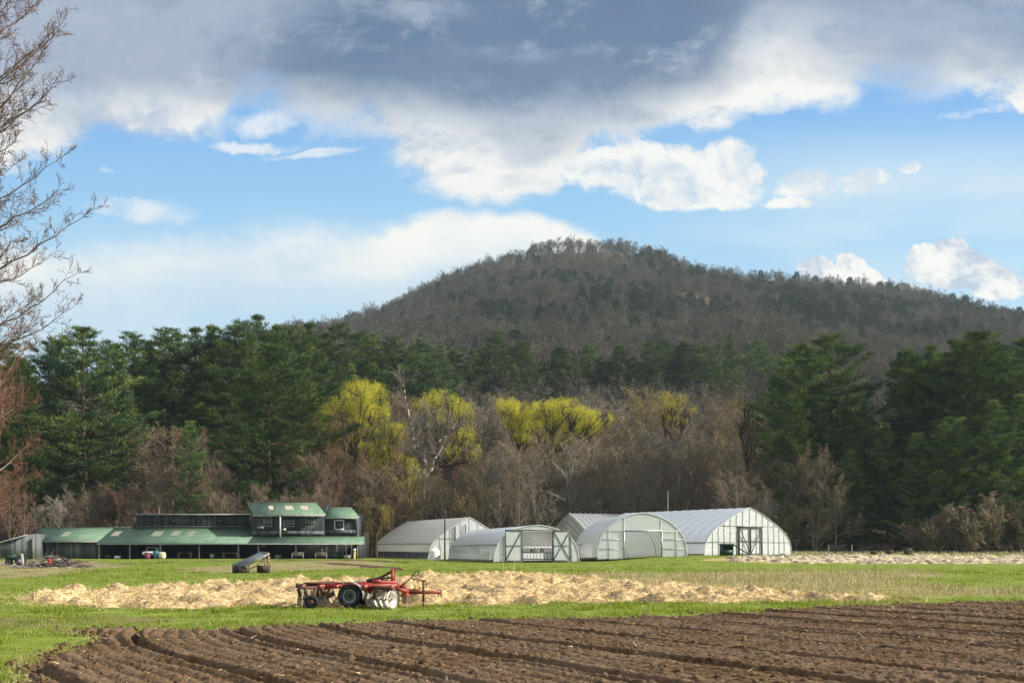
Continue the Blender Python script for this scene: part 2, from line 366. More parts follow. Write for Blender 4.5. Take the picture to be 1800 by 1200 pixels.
def build_ground():
    xs = np.concatenate([[-2500, -1500, -1000], np.arange(-700, -100, 15), np.arange(-100, -46, 1.5), np.arange(-46, 66, 0.28), np.arange(66, 110, 1.5), np.arange(110, 700, 15), [1000, 1500, 2500]])
    yn = [-400, -100, -30, 0, 6]; y = 10.0
    while y < 175: yn.append(y); y += 0.12+y*0.0045
    yn += list(np.arange(175, 300, 4))+list(np.arange(300, 1100, 12))+list(np.arange(1100, 2000, 60))+[2400, 3200]
    ys = np.array(yn, float)
    X, Y = np.meshgrid(xs, ys, indexing='ij'); Z = H(X, Y)
    near = (Y < 175) & (np.abs(X) < 130)
    Z = Z+np.where(near, (fbm(X*0.35, Y*0.35, 2)-0.5)*0.10+(fbm(X*1.6, Y*1.6, 4, 3)-0.5)*0.03, 0)
    # ground drops a little under the soil and straw sheets
    so_ = m_soil(X, Y); st = m_straw(X, Y)
    Z = Z-0.32*sm(0.0, 0.5, so_)-0.05*sm(0.0, 0.6, st)
    # ragged banks of turned earth either side of the worn track before the barn
    def polyline(L):
        D = np.full(X.shape, 1e9)
        for p, q_ in zip(L[:-1], L[1:]):
            e_ = np.array(q_)-np.array(p); tt = np.clip(((X-p[0])*e_[0]+(Y-p[1])*e_[1])/(e_@e_), 0, 1); D = np.minimum(D, np.hypot(X-p[0]-tt*e_[0], (Y-p[1]-tt*e_[1])*0.6))
        return D
    bank = np.minimum(polyline(G([(190, 993), (300, 988.5), (480, 984.5), (640, 985.5), (720, 989)])), polyline(G([(560, 988.5), (600, 991.5), (650, 996), (690, 999)])))
    bank = sm(1.3, 0.3, bank+(fbm(X*0.8, Y*0.5, 15)-0.5)*1.6); Z = Z+0.16*bank*fbm(X*1.1, Y*1.1, 16)
    b = MB(); b.grid(X, Y, Z); V, Q, T = b.arrays()
    me = mesh_np('ground', V, Q, None, None, True)
    def attr(nm, A):
        a = me.attributes.new(nm, 'FLOAT', 'POINT'); a.data.foreach_set('value', np.asarray(A, np.float32).ravel())
    attr('m_soil', np.maximum(sm(-0.25, 0.25, so_), bank*0.9)); attr('m_straw', sm(-1.0, 0.6, st))
    attr('m_dry', sm(-1.5, 2.0, sdf_poly(X, Y, POLY_DRY)+(fbm(X*0.3, Y*0.12, 8)-0.5)*6))
    attr('m_dirt', np.maximum(sm(-0.8, 0.8, sdf_poly(X, Y, POLY_DIRT)+(fbm(X*0.3, Y*0.2, 9)-0.5)*4), 0.8*sm(-0.8, 0.8, sdf_poly(X, Y, POLY_LEFT)+(fbm(X*0.3, Y*0.2, 10)-0.5)*5)))
    attr('m_worn', sm(-0.5, 0.6, sdf_poly(X, Y, POLY_WORN)+(fbm(X*0.8, Y*0.8, 19)-0.5)*2.0)); attr('m_wood', sm(150, 158, Y+(fbm(X*0.2, Y*0.2, 12)-0.5)*10+8*sm(30, 45, X)))
    g = link('ground', me); tag(g, kind='structure')
    m = bpy.data.materials.new('ground'); m.use_nodes = True; q = NG(m.node_tree); q.nodes.clear()
    out = q.n('ShaderNodeOutputMaterial'); p = q.n('ShaderNodeBsdfPrincipled'); p.inputs['Roughness'].default_value = 0.95
    p.inputs['Specular IOR Level'].default_value = 0.15
    geo = q.n('ShaderNodeNewGeometry').outputs['Position']
    A = lambda nm: q.n('ShaderNodeAttribute', attribute_name=nm).outputs['Fac']
    big = q.noise(q.mapping(geo, (0.10, 0.22, 0.2)), 1.0, 4, 0.6); mid = q.noise(q.mapping(geo, (0.6, 1.3, 1)), 1.0, 4, 0.6); fine = q.noise(q.mapping(geo, (5, 9, 5)), 1.0, 3, 0.6)
    grass = q.mix(q.ss(mid, 0.3, 0.7), (0.12, 0.18, 0.022), (0.22, 0.265, 0.035))
    grass = q.mix(q.ss(big, 0.45, 0.72, 0, 0.75), grass, (0.22, 0.25, 0.055))
    grass = q.mix(q.ss(fine, 0.42, 0.72, 0, 0.55), grass, (0.05, 0.085, 0.015))
    dry = q.mix(fine, (0.20, 0.19, 0.08), (0.42, 0.34, 0.19))
    dirt = q.mix(q.ss(mid, 0.35, 0.65), (0.19, 0.135, 0.075), (0.40, 0.31, 0.185)); dirt = q.mix(q.ss(q.m('ADD', fine, q.m('MULTIPLY', big, 0.5)), 0.66, 0.92), dirt, (0.16, 0.17, 0.045))
    wood = q.mix(mid, (0.075, 0.052, 0.03), (0.14, 0.10, 0.055))
    soil = q.mix(fine, (0.055, 0.032, 0.018), (0.11, 0.07, 0.04))
    straw = q.mix(fine, (0.24, 0.21, 0.07), (0.44, 0.34, 0.17))
    def thr(a, w=0.30): return q.ss(q.m('ADD', a, q.m('MULTIPLY', q.m('SUBTRACT', q.m('ADD', q.m('MULTIPLY', fine, 0.6), q.m('MULTIPLY', mid, 0.6)), 0.6), 1.2)), 0.5-w, 0.5+w)
    c = q.mix(q.m('MULTIPLY', thr(A('m_dry')), 0.75), grass, dry)
    c = q.mix(q.m('MULTIPLY', thr(A('m_dirt')), 0.9), c, dirt)
    c = q.mix(q.m('MULTIPLY', thr(A('m_worn')), 0.7), c, (0.17, 0.13, 0.065, 1))
    c = q.mix(thr(A('m_straw')), c, straw)
    c = q.mix(thr(A('m_wood')), c, wood)
    c = q.mix(thr(A('m_soil'), 0.2), c, soil)
    q.set(p.inputs['Base Color'], c)
    bm = q.n('ShaderNodeBump'); bm.inputs['Strength'].default_value = 0.6; bm.inputs['Distance'].default_value = 0.10
    q.set(bm.inputs['Height'], q.m('ADD', mid, q.m('MULTIPLY', fine, 0.6))); q.links.new(bm.outputs[0], p.inputs['Normal'])
    q.links.new(p.outputs[0], out.inputs[0]); me.materials.append(m)
build_ground()

# ---------------------------------------------------------------- materials
def new_mat(name):
    m = bpy.data.materials.new(name); m.use_nodes = True; g = NG(m.node_tree); g.nodes.clear()
    g.out = g.n('ShaderNodeOutputMaterial'); return m, g
def simple(name, col, rough=0.7, metal=0.0, spec=0.3, var=0.15, scale=3.0, col2=None, bump=0.0, stretch=(1, 1, 1)):
    m, g = new_mat(name)
    p = g.n('ShaderNodeBsdfPrincipled'); p.inputs['Roughness'].default_value = rough
    p.inputs['Metallic'].default_value = metal; p.inputs['Specular IOR Level'].default_value = spec
    tc = g.n('ShaderNodeTexCoord').outputs['Object']
    nz = g.noise(g.mapping(tc, stretch), scale, 5, 0.6)
    c2 = col2 or tuple(max(0, c*(1-2*var)) for c in col); c1 = col if col2 else tuple(min(1, c*(1+var)) for c in col)
    g.set(p.inputs['Base Color'], g.mix(g.ss(nz, 0.3, 0.7), c1, c2))
    if bump:
        b = g.n('ShaderNodeBump'); b.inputs['Strength'].default_value = bump; b.inputs['Distance'].default_value = 0.02
        g.set(b.inputs['Height'], nz); g.links.new(b.outputs[0], p.inputs['Normal'])
    g.links.new(p.outputs[0], g.out.inputs[0]); return m
def leaf_mat(name, cols, trans=0.35, rough=0.6, objvar=0.25, clump=0.6, tone=False):
    """small leaves, needles, twigs: colour varies by island, by clump in space and by tree"""
    m, g = new_mat(name)
    geo = g.n('ShaderNodeNewGeometry'); ob = g.n('ShaderNodeObjectInfo')
    nz = g.noise(geo.outputs['Position'], clump, 2, 0.5)
    f = g.m('ADD', g.m('MULTIPLY', geo.outputs['Random Per Island'], 0.5), g.m('MULTIPLY', nz, 0.5))
    if tone: f = g.m('ADD', g.m('MULTIPLY', f, 0.45), g.m('MULTIPLY', g.n('ShaderNodeAttribute', attribute_name='tone').outputs['Fac'], 0.60))
    c = g.mix(g.ss(f, 0.3, 0.72), cols[0], cols[1])
    if len(cols) > 2: c = g.mix(g.m('MULTIPLY', ob.outputs['Random'], objvar*2), c, cols[2])
    br = g.m('ADD', 1-objvar, g.m('MULTIPLY', g.m('FRACT', g.m('MULTIPLY', ob.outputs['Random'], 7.31)), 2*objvar))
    c = g.mix(1.0, c, g.comb(br, br, br), 'MULTIPLY')
    d = g.n('ShaderNodeBsdfDiffuse'); g.set(d.inputs['Color'], c); sh = d.outputs[0]
    if trans:
        t = g.n('ShaderNodeBsdfTranslucent'); g.set(t.inputs['Color'], g.mix(1.0, c, (1.15, 1.2, 0.75), 'MULTIPLY'))
        mx = g.n('ShaderNodeMixShader'); mx.inputs[0].default_value = trans
        g.links.new(sh, mx.inputs[1]); g.links.new(t.outputs[0], mx.inputs[2]); sh = mx.outputs[0]
    g.links.new(sh, g.out.inputs[0]); return m
M = {}
M['bark'] = leaf_mat('bark', [(0.15, 0.12, 0.092), (0.30, 0.25, 0.20), (0.22, 0.195, 0.165)], 0, objvar=0.2)
M['bark_dark'] = leaf_mat('bark_dark', [(0.045, 0.033, 0.025), (0.09, 0.065, 0.048)], 0, objvar=0.2)
M['bark_pale'] = leaf_mat('bark_pale', [(0.10, 0.085, 0.07), (0.78, 0.74, 0.66)], 0, objvar=0.05, clump=0.9)
M['twig_brown'] = leaf_mat('twig_brown', [(0.14, 0.108, 0.080), (0.27, 0.21, 0.155), (0.24, 0.20, 0.12)], 0.1, objvar=0.25, clump=0.25)
M['twig_grey'] = leaf_mat('twig_grey', [(0.17, 0.145, 0.12), (0.31, 0.265, 0.22), (0.21, 0.195, 0.165)], 0.1, objvar=0.25, clump=0.25)
M['twig_red'] = leaf_mat('twig_red', [(0.18, 0.105, 0.08), (0.31, 0.185, 0.14), (0.22, 0.155, 0.115)], 0.2, objvar=0.2, clump=0.3)
M['twig_olive'] = leaf_mat('twig_olive', [(0.22, 0.19, 0.075), (0.37, 0.31, 0.12), (0.25, 0.22, 0.12)], 0.25, objvar=0.2, clump=0.3)
M['bud_red'] = leaf_mat('bud_red', [(0.30, 0.09, 0.07), (0.45, 0.18, 0.13)], 0.3, objvar=0.1, clump=0.4)
M['bud_dark'] = leaf_mat('bud_dark', [(0.13, 0.075, 0.055), (0.24, 0.15, 0.11)], 0.15, objvar=0.1)
M['needles'] = leaf_mat('needles', [(0.016, 0.052, 0.034), (0.165, 0.225, 0.065), (0.080, 0.122, 0.045)], 0.15, objvar=0.25, clump=0.30, tone=True)
M['needles_light'] = leaf_mat('needles_light', [(0.06, 0.115, 0.03), (0.16, 0.20, 0.055)], 0.3, objvar=0.15, clump=0.4, tone=True)
M['needles_far'] = leaf_mat('needles_far', [(0.022, 0.042, 0.022), (0.055, 0.082, 0.038), (0.05, 0.06, 0.03)], 0.1, objvar=0.25, clump=0.05)
M['twig_far'] = leaf_mat('twig_far', [(0.072, 0.064, 0.054), (0.140, 0.120, 0.098), (0.10, 0.10, 0.066)], 0.05, objvar=0.3, clump=0.03)  # far tones darkened to stand in for cloud shadow on the hill
M['willow'] = leaf_mat('willow', [(0.30, 0.28, 0.045), (0.74, 0.68, 0.10)], 0.45, objvar=0.06, clump=0.5)
M['willow_dull'] = leaf_mat('willow_dull', [(0.27, 0.22, 0.055), (0.48, 0.41, 0.10)], 0.35, objvar=0.1, clump=0.4)

# ---------------------------------------------------------------- tree generators
def unit(v): return v/(np.linalg.norm(v)+1e-9)
class Tree:
    def __init__(s, seed): s.r = np.random.RandomState(seed); s.seg = {}; s.tips = []
    def put(s, lv, p0, p1, r0, r1):
        L = s.seg.setdefault(lv, []); L.append((p0, p1, r0, r1))
    def branch(s, p, d, L, r, lv, spec, trop):
        """spec[lv] = (children, angle, child length ratio, segments, wander, first child at)"""
        nch, ang, lr, ns, wan, t0 = spec[lv]
        pts = [p]; dirs = [d]; q = p; dd = d
        for k in range(ns):
            dd = unit(dd+s.r.normal(0, wan, 3)+np.array([0, 0, trop[lv]]))
            q2 = q+dd*L/ns; ra = r*(1-0.75*k/ns); rb = r*(1-0.75*(k+1)/ns)
            s.put(lv, q, q2, ra, rb); q = q2; pts.append(q); dirs.append(dd)
        if lv+1 < len(spec):
            for c in range(nch):
                t = t0+(1-t0)*(c+s.r.rand()*0.8)/nch; t = min(t, 0.999); k = int(t*ns); f = t*ns-k
                b = pts[k]*(1-f)+pts[k+1]*f; bd = dirs[min(k+1, ns)]
                az = s.r.rand()*2*PI if lv else c*2.4+s.r.rand()*0.7
                a = np.cross(bd, [0.3, 0.2, 1.0]) if abs(bd[2]) < 0.9 else np.array([1.0, 0, 0]); a = unit(a-bd*(a@bd)); e = np.cross(bd, a)
                an = ang*(0.75+0.5*s.r.rand())
                nd = unit(bd*math.cos(an)+(a*math.cos(az)+e*math.sin(az))*math.sin(an))
                ll = L*lr*(0.7+0.6*s.r.rand())*(1.0-0.45*t if lv == 0 else 1.0-0.35*t)
                s.branch(b, nd, ll, max(r*(1-0.75*t)*0.55, 0.008), lv+1, spec, trop)
        else: s.tips.append((q, dd))
def tubes_of(t, lvs, minr=0.0, n=(7, 5, 4, 3, 3), b=None):
    b = b or MB()
    for lv in lvs:
        if lv not in t.seg: continue
        S = t.seg[lv]
        b.tubes(np.array([q[0] for q in S]), np.array([q[1] for q in S]), np.maximum([q[2] for q in S], minr), np.maximum([q[3] for q in S], minr*0.7), n[min(lv, 4)])
    return b
def blades(b, P, D, L, W, r, flat=0.0):
    """triangles from P along D with length L, width W"""
    P = np.asarray(P); D = np.asarray(D); n = len(P)
    D = D/(np.linalg.norm(D, axis=1, keepdims=True)+1e-9)
    s = np.cross(D, r.normal(0, 1, (n, 3))); s /= (np.linalg.norm(s, axis=1, keepdims=True)+1e-9)
    L = np.broadcast_to(L, (n,))[:, None]; W = np.broadcast_to(W, (n,))[:, None]
    V = np.stack([P-s*W/2, P+s*W/2, P+D*L+s*0], 1).reshape(-1, 3)
    b.add(V, None, np.arange(3*n).reshape(-1, 3))
def flat_blades(b, P, D, L, W, r, flat=0.55):
    P = np.asarray(P); D = np.asarray(D); n = len(P); D = D/(np.linalg.norm(D, axis=1, keepdims=True)+1e-9)
    up = np.array([0, 0, 1.0])+r.normal(0, flat, (n, 3)); s = np.cross(D, up); s /= (np.linalg.norm(s, axis=1, keepdims=True)+1e-9)
    L = np.broadcast_to(L, (n,))[:, None]; W = np.broadcast_to(W, (n,))[:, None]
    V = np.stack([P-s*W/2, P+s*W/2, P+D*L], 1).reshape(-1, 3); b.add(V, None, np.arange(3*n).reshape(-1, 3))
def quads(b, P, D, L, W, r):
    P = np.asarray(P); D = np.asarray(D); n = len(P); D = D/(np.linalg.norm(D, axis=1, keepdims=True)+1e-9)
    s = np.cross(D, r.normal(0, 1, (n, 3))); s /= (np.linalg.norm(s, axis=1, keepdims=True)+1e-9)
    L = np.broadcast_to(L, (n,))[:, None]; W = np.broadcast_to(W, (n,))[:, None]
    V = np.stack([P-s*W/3, P+D*L*0.5-s*W/2, P+D*L, P+D*L*0.5+s*W/2], 1).reshape(-1, 3)
    b.add(V, np.arange(4*n).reshape(-1, 4))

def bare_meshes(seed, h=20.0, style='wide', fine=1.0, tw=0.0145):
    """returns (trunk mesh arrays, crown mesh arrays) of a leafless tree of height h"""
    t = Tree(seed)
    if style == 'wide':   spec = [(15, 0.90, 0.52, 8, 0.05, 0.16), (9, 0.65, 0.50, 6, 0.12, 0.12), (7, 0.7, 0.5, 4, 0.16, 0.1), (6, 0.7, 0.55, 3, 0.2, 0.1), (0, 0, 0, 2, 0.2, 0)]; tr = (0.02, 0.05, 0.05, 0.04, 0.03)
    elif style == 'tall': spec = [(19, 0.65, 0.36, 9, 0.04, 0.20), (8, 0.6, 0.50, 5, 0.12, 0.12), (7, 0.7, 0.5, 3, 0.16, 0.1), (6, 0.7, 0.55, 3, 0.2, 0.1), (0, 0, 0, 2, 0.2, 0)]; tr = (0.03, 0.10, 0.07, 0.05, 0.04)
    elif style == 'multi': spec = [(8, 0.50, 0.95, 3, 0.1, 0.02), (9, 0.55, 0.45, 7, 0.09, 0.12), (8, 0.65, 0.5, 4, 0.15, 0.1), (6, 0.7, 0.55, 3, 0.2, 0.1), (0, 0, 0, 2, 0.2, 0)]; tr = (0.0, 0.06, 0.05, 0.04, 0.03)
    elif style == 'bush': spec = [(12, 0.9, 1.5, 2, 0.1, 0.0), (9, 0.5, 0.5, 5, 0.12, 0.1), (7, 0.7, 0.5, 3, 0.18, 0.1), (5, 0.7, 0.6, 2, 0.2, 0.1), (0, 0, 0, 2, 0.2, 0)]; tr = (0.0, 0.04, 0.05, 0.04, 0.0)
    L0 = {'wide': 0.80, 'tall': 0.92, 'multi': 0.42, 'bush': 0.22}[style]*h
    t.branch(np.array([0, 0, -0.3]), unit(np.array([t.r.normal(0, .03), t.r.normal(0, .03), 1])), L0, h*0.008+0.05, 0, spec, tr)
    a = tubes_of(t, (0, 1), 0.03); c = tubes_of(t, (2,), tw*2.0); c = tubes_of(t, (3,), tw*1.2, b=c)
    S = t.seg.get(4, [])
    if S:
        P0 = np.array([q[0] for q in S]); P1 = np.array([q[1] for q in S]); D = P1-P0
        quads(c, P0, D, np.linalg.norm(D, axis=1)*1.15, tw*2.2, t.r)
    return t, a, c
def pine_meshes(seed, h=28.0, R=5.5, base=0.3, gaps=0.2, top='point', dens=1.0, ndl=0.50):
    r = np.random.RandomState(seed); a = MB()
    lean = r.normal(0, 0.012, 2)
    zs = np.linspace(-0.3, h, 10); tp = np.stack([lean[0]*zs+0.15*np.sin(zs*0.25+seed), lean[1]*zs+0.15*np.cos(zs*0.2+seed), zs], 1)
    a.tube(tp, np.linspace(h*0.0125+0.06, 0.03, 10), 7)
    P = []; D = []; Ls = []
    z = h*base; zb = z; BS = []; TN = []
    while z < h-0.3:
        tt = (z-zb)/(h-zb)
        if top == 'point': prof = (1-tt)**0.75*(0.75+0.25*min(1, tt*5))
        elif top == 'broad': prof = (1-tt**2.6)*(0.62+0.38*min(1, tt*2.5))+0.10
        else: prof = (1-tt)**0.55*0.9+0.06
        nb = r.randint(5, 8)
        az0 = r.rand()*6.28
        lump = 0.75+0.5*r.rand()
        for k in range(nb):
            if r.rand() < gaps: continue
            az = az0+k*2*PI/nb+r.normal(0, 0.2)
            asym = 1+0.25*math.sin(az+seed)
            L = max(0.5, R*prof*lump*asym*(0.75+0.45*r.rand()))
            up = 0.10+0.45*tt+r.normal(0, 0.07)
            d = np.array([math.cos(az), math.sin(az), up]); d = unit(d)
            q = np.array([np.interp(z, zs, tp[:, 0]), np.interp(z, zs, tp[:, 1]), z]); n = 5
            pts = [q]
            for i in range(n):
                dd = d+np.array([0, 0, -0.10+0.12*i*(0.7+0.6*r.rand())]); pts.append(pts[-1]+unit(dd)*L/n)
            pts = np.array(pts); BS.append((pts, 0.02+L*0.012))
            # side sprays
            m = max(4, int(L*4.0*dens))
            f = 0.25+0.75*np.sqrt(r.rand(m)); idx = np.minimum((f*n).astype(int), n-1); fr = f*n-idx
            c = pts[idx]*(1-fr)[:, None]+pts[idx+1]*fr[:, None]
            side = np.array([-math.sin(az), math.cos(az), 0]); w = r.normal(0, 0.17, m)*L*(1.15-0.6*f)
            c = c+side*w[:, None]+np.stack([np.zeros(m), np.zeros(m), 0.10*np.abs(w)+r.normal(0, 0.035, m)], 1)
            TN.append(np.full(m, r.rand())*0.6+0.4*r.rand(m)); P.append(c); D.append(np.broadcast_to(d*0.9, c.shape)+side*np.sign(w)[:, None]*0.45+np.array([0, 0, 0.38]))
        z += 0.62+0.55*r.rand()
    for pts, rr in BS: a.tube(pts, np.linspace(rr, 0.012, len(pts)), 3)
    P = np.concatenate(P); D = np.concatenate(D)
    top_n = 14; P = np.concatenate([P, tp[-1]+np.stack([r.normal(0, .12, top_n), r.normal(0, .12, top_n), -r.rand(top_n)*1.6], 1)]); D = np.concatenate([D, np.tile([0, 0, 1.0], (top_n, 1))+r.normal(0, 0.4, (top_n, 3))])
    k = 17; b = MB(); TN = np.concatenate(TN+[np.full(top_n, 0.6)])
    PP = np.repeat(P, k, 0)+r.normal(0, 1, (len(P)*k, 3))*np.array([0.30, 0.30, 0.08]); DD = np.repeat(D, k, 0)+r.normal(0, 0.50, (len(P)*k, 3))
    flat_blades(b, PP, DD, ndl*(0.6+0.8*r.rand(len(PP))), 0.105, r); b.tone = np.repeat(np.repeat(TN, k), 3)
    return a, b
def bez(p0, p1, p2, n):
    t = np.linspace(0, 1, n)[:, None]; return (1-t)**2*p0+2*t*(1-t)*p1+t*t*p2
def clump_tree(seed, root, clumps, fork, leaf=0.13, hang=2.0, dens=1.9, shell=0.1, arch=0.3):
    """clumps: world ellipsoids (cx,cy,cz,rx,ry,rz). Limbs run from the fork to each clump and split inside it; strands spill over its surface."""
    r = np.random.RandomState(seed); a = MB(); b = MB(); root = np.array(root, float); fork = np.array(fork, float)
    H0 = fork[2]-root[2]; r0 = 0.22+0.018*H0
    tp = bez(root-[0, 0, 0.3], (root+fork)/2+[r.normal(0, .5), 0, 0], fork, 8); a.tube(tp, np.linspace(r0, r0*0.72, 8), 8)
    P = []; D = []
    for (cx, cyy, cz, rx, ry, rz) in clumps:
        c = np.array([cx, cyy, cz]); lowc = c-[0, 0, rz*0.6]
        ctl = (fork+lowc)/2+np.array([(cx-fork[0])*0.22, (cyy-fork[1])*0.22, -0.10*abs(cz-fork[2])]); L = bez(fork, ctl, lowc, 9); L[1:-1] += r.normal(0, 0.14, (7, 3))
        a.tube(L, np.linspace(r0*0.5, 0.10, 9), 6)
        nb = max(5, int(5+rx*1.8))
        for _ in range(nb):
            v = unit(r.normal(0, 1, 3)); e = c+v*np.array([rx, ry, rz])*0.85; st = L[r.randint(5, 9)]
            B = bez(st, (st+e)/2+np.array([0, 0, -0.15*rz])+r.normal(0, 0.25, 3), e, 6); a.tube(B, np.linspace(0.09, 0.025, 6), 4)
            for __ in range(4):
                s0 = B[r.randint(2, 6)]; e2 = s0+r.normal(0, 0.35, 3)*np.array([rx, ry, rz])*0.8; a.tube(bez(s0, (s0+e2)/2+r.normal(0, .1, 3), e2, 4), np.linspace(0.03, 0.012, 4), 3)
        ns = int(dens*26*(rx*rz)**0.9*4)
        # sub-lobes give a lumpy outline with gaps
        nl = max(4, int(rx*rz*1.1)+3)
        lobes = np.array([c+unit(r.normal(0, 1, 3))*np.array([rx, ry, rz])*(0.40+0.75*r.rand()) for _ in range(nl)]); lr = 0.46*min(rx, rz)*(0.45+1.0*r.rand(nl))+0.25
        for _ in range(ns):
            k = r.randint(nl); v = unit(r.normal(0, 1, 3)+[0, 0, 0.35]); p = lobes[k]+v*lr[k]*(shell+(1-shell)*r.rand()) if r.rand() < 0.62 else c+v*np.array([rx, ry, rz])*(0.5+0.62*r.rand())
            if vnoise(p[0]*0.75+seed, p[2]*0.75+p[1]*0.2, 9) < 0.36+0.12*r.rand(): continue
            n = 5+r.randint(5); f = np.linspace(0, 1, n); az = math.atan2(v[1], v[0])+r.normal(0, 0.5); sp = 0.35*r.rand()+0.1; Lh = hang*(0.25+0.75*r.rand())
            x = p[0]+math.cos(az)*sp*np.sqrt(f); y = p[1]+math.sin(az)*sp*np.sqrt(f); z = p[2]+arch*f-Lh*f**1.6
            P.append(np.stack([x, y, z], 1)+r.normal(0, 0.05, (n, 3))); D.append(np.stack([r.normal(0, 0.5, n), r.normal(0, 0.5, n), -0.4-r.rand(n)], 1))
    P = np.concatenate(P); D = np.concatenate(D); quads(b, P, D, leaf*(0.7+0.7*r.rand(len(P))), leaf*0.45, r)
    return a, b

WHERE = [(-1e9, 75, 'above the grey lean-to shed'), (75, 245, 'behind the low green-roofed wing'), (245, 435, 'behind the long dark upper storey'),
         (435, 640, 'behind the two-storey barn end'), (640, 860, 'behind the grey ridged greenhouse'), (860, 1035, 'behind the white hoop house'),
         (1035, 1215, 'behind the clear hoop house'), (1215, 1410, 'behind the largest greenhouse'), (1410, 1590, 'behind the fence posts'), (1590, 1e9, 'at the right edge')]
def where(px):
    for a, b, s in WHERE:
        if a <= px < b: return s
ORD = ['first', 'second', 'third', 'fourth', 'fifth', 'sixth', 'seventh', 'eighth', 'ninth', 'tenth', 'eleventh', 'twelfth', 'thirteenth', 'fourteenth', 'fifteenth',
       'sixteenth', 'seventeenth', 'eighteenth', 'nineteenth', 'twentieth', 'twenty-first', 'twenty-second', 'twenty-third', 'twenty-fourth']
def proto(name, trunk, crown, tm, cm):
    c = crown.mesh(name+'_crown', cm)
    if hasattr(crown, 'tone'):
        a = c.attributes.new('tone', 'FLOAT', 'POINT'); a.data.foreach_set('value', np.asarray(crown.tone, np.float32))
    return (trunk.mesh(name+'_trunk', tm, True), c)
def plant_tree(name, pr, px, d, sc, rz=0.0, sz=None, cm=None, tm=None, tilt=0.0):
    x, y, z = at(px, d)
    o = empty(name, (x, y, z), rz); o.scale = (sc, sc, sz or sc)
    if tilt: o.rotation_euler = (tilt, 0, rz)
    t = link('trunk', pr[0], o); c = link('crown', pr[1], o)
    if cm: c.data = mesh_variant(pr[1], cm)
    if tm: t.data = mesh_variant(pr[0], tm)
    return o
_var = {}
def mesh_variant(me, mat):
    k = (me.name, mat.name)
    if k not in _var:
        m2 = me.copy(); m2.materials.clear(); m2.materials.append(mat); _var[k] = m2
    return _var[k]

# ---- pines: kind, (px, top row of the photo, distance, width factor)
PH = {}
def pine_proto(k):
    if k not in PH:
        PH[k] = {'A': lambda: pine_meshes(11, 28, 6.0, 0.30, 0.16, 'point'), 'B': lambda: pine_meshes(12, 28, 6.4, 0.45, 0.2, 'round'),
                 'C': lambda: pine_meshes(13, 28, 6.8, 0.22, 0.15, 'broad'), 'D': lambda: pine_meshes(14, 28, 6.6, 0.06, 0.18, 'point'),
                 'E': lambda: pine_meshes(15, 28, 5.2, 0.42, 0.28, 'point'), 'F': lambda: pine_meshes(16, 28, 7.6, 0.05, 0.12, 'broad', 1.15),
                 'G': lambda: pine_meshes(17, 28, 6.2, 0.40, 0.22, 'broad'), 'H': lambda: pine_meshes(18, 28, 7.4, 0.10, 0.16, 'round', 1.1)}[k]()
        PH[k] = proto('pine_'+k, PH[k][0], PH[k][1], M['bark_dark'], M['needles'])
    return PH[k]
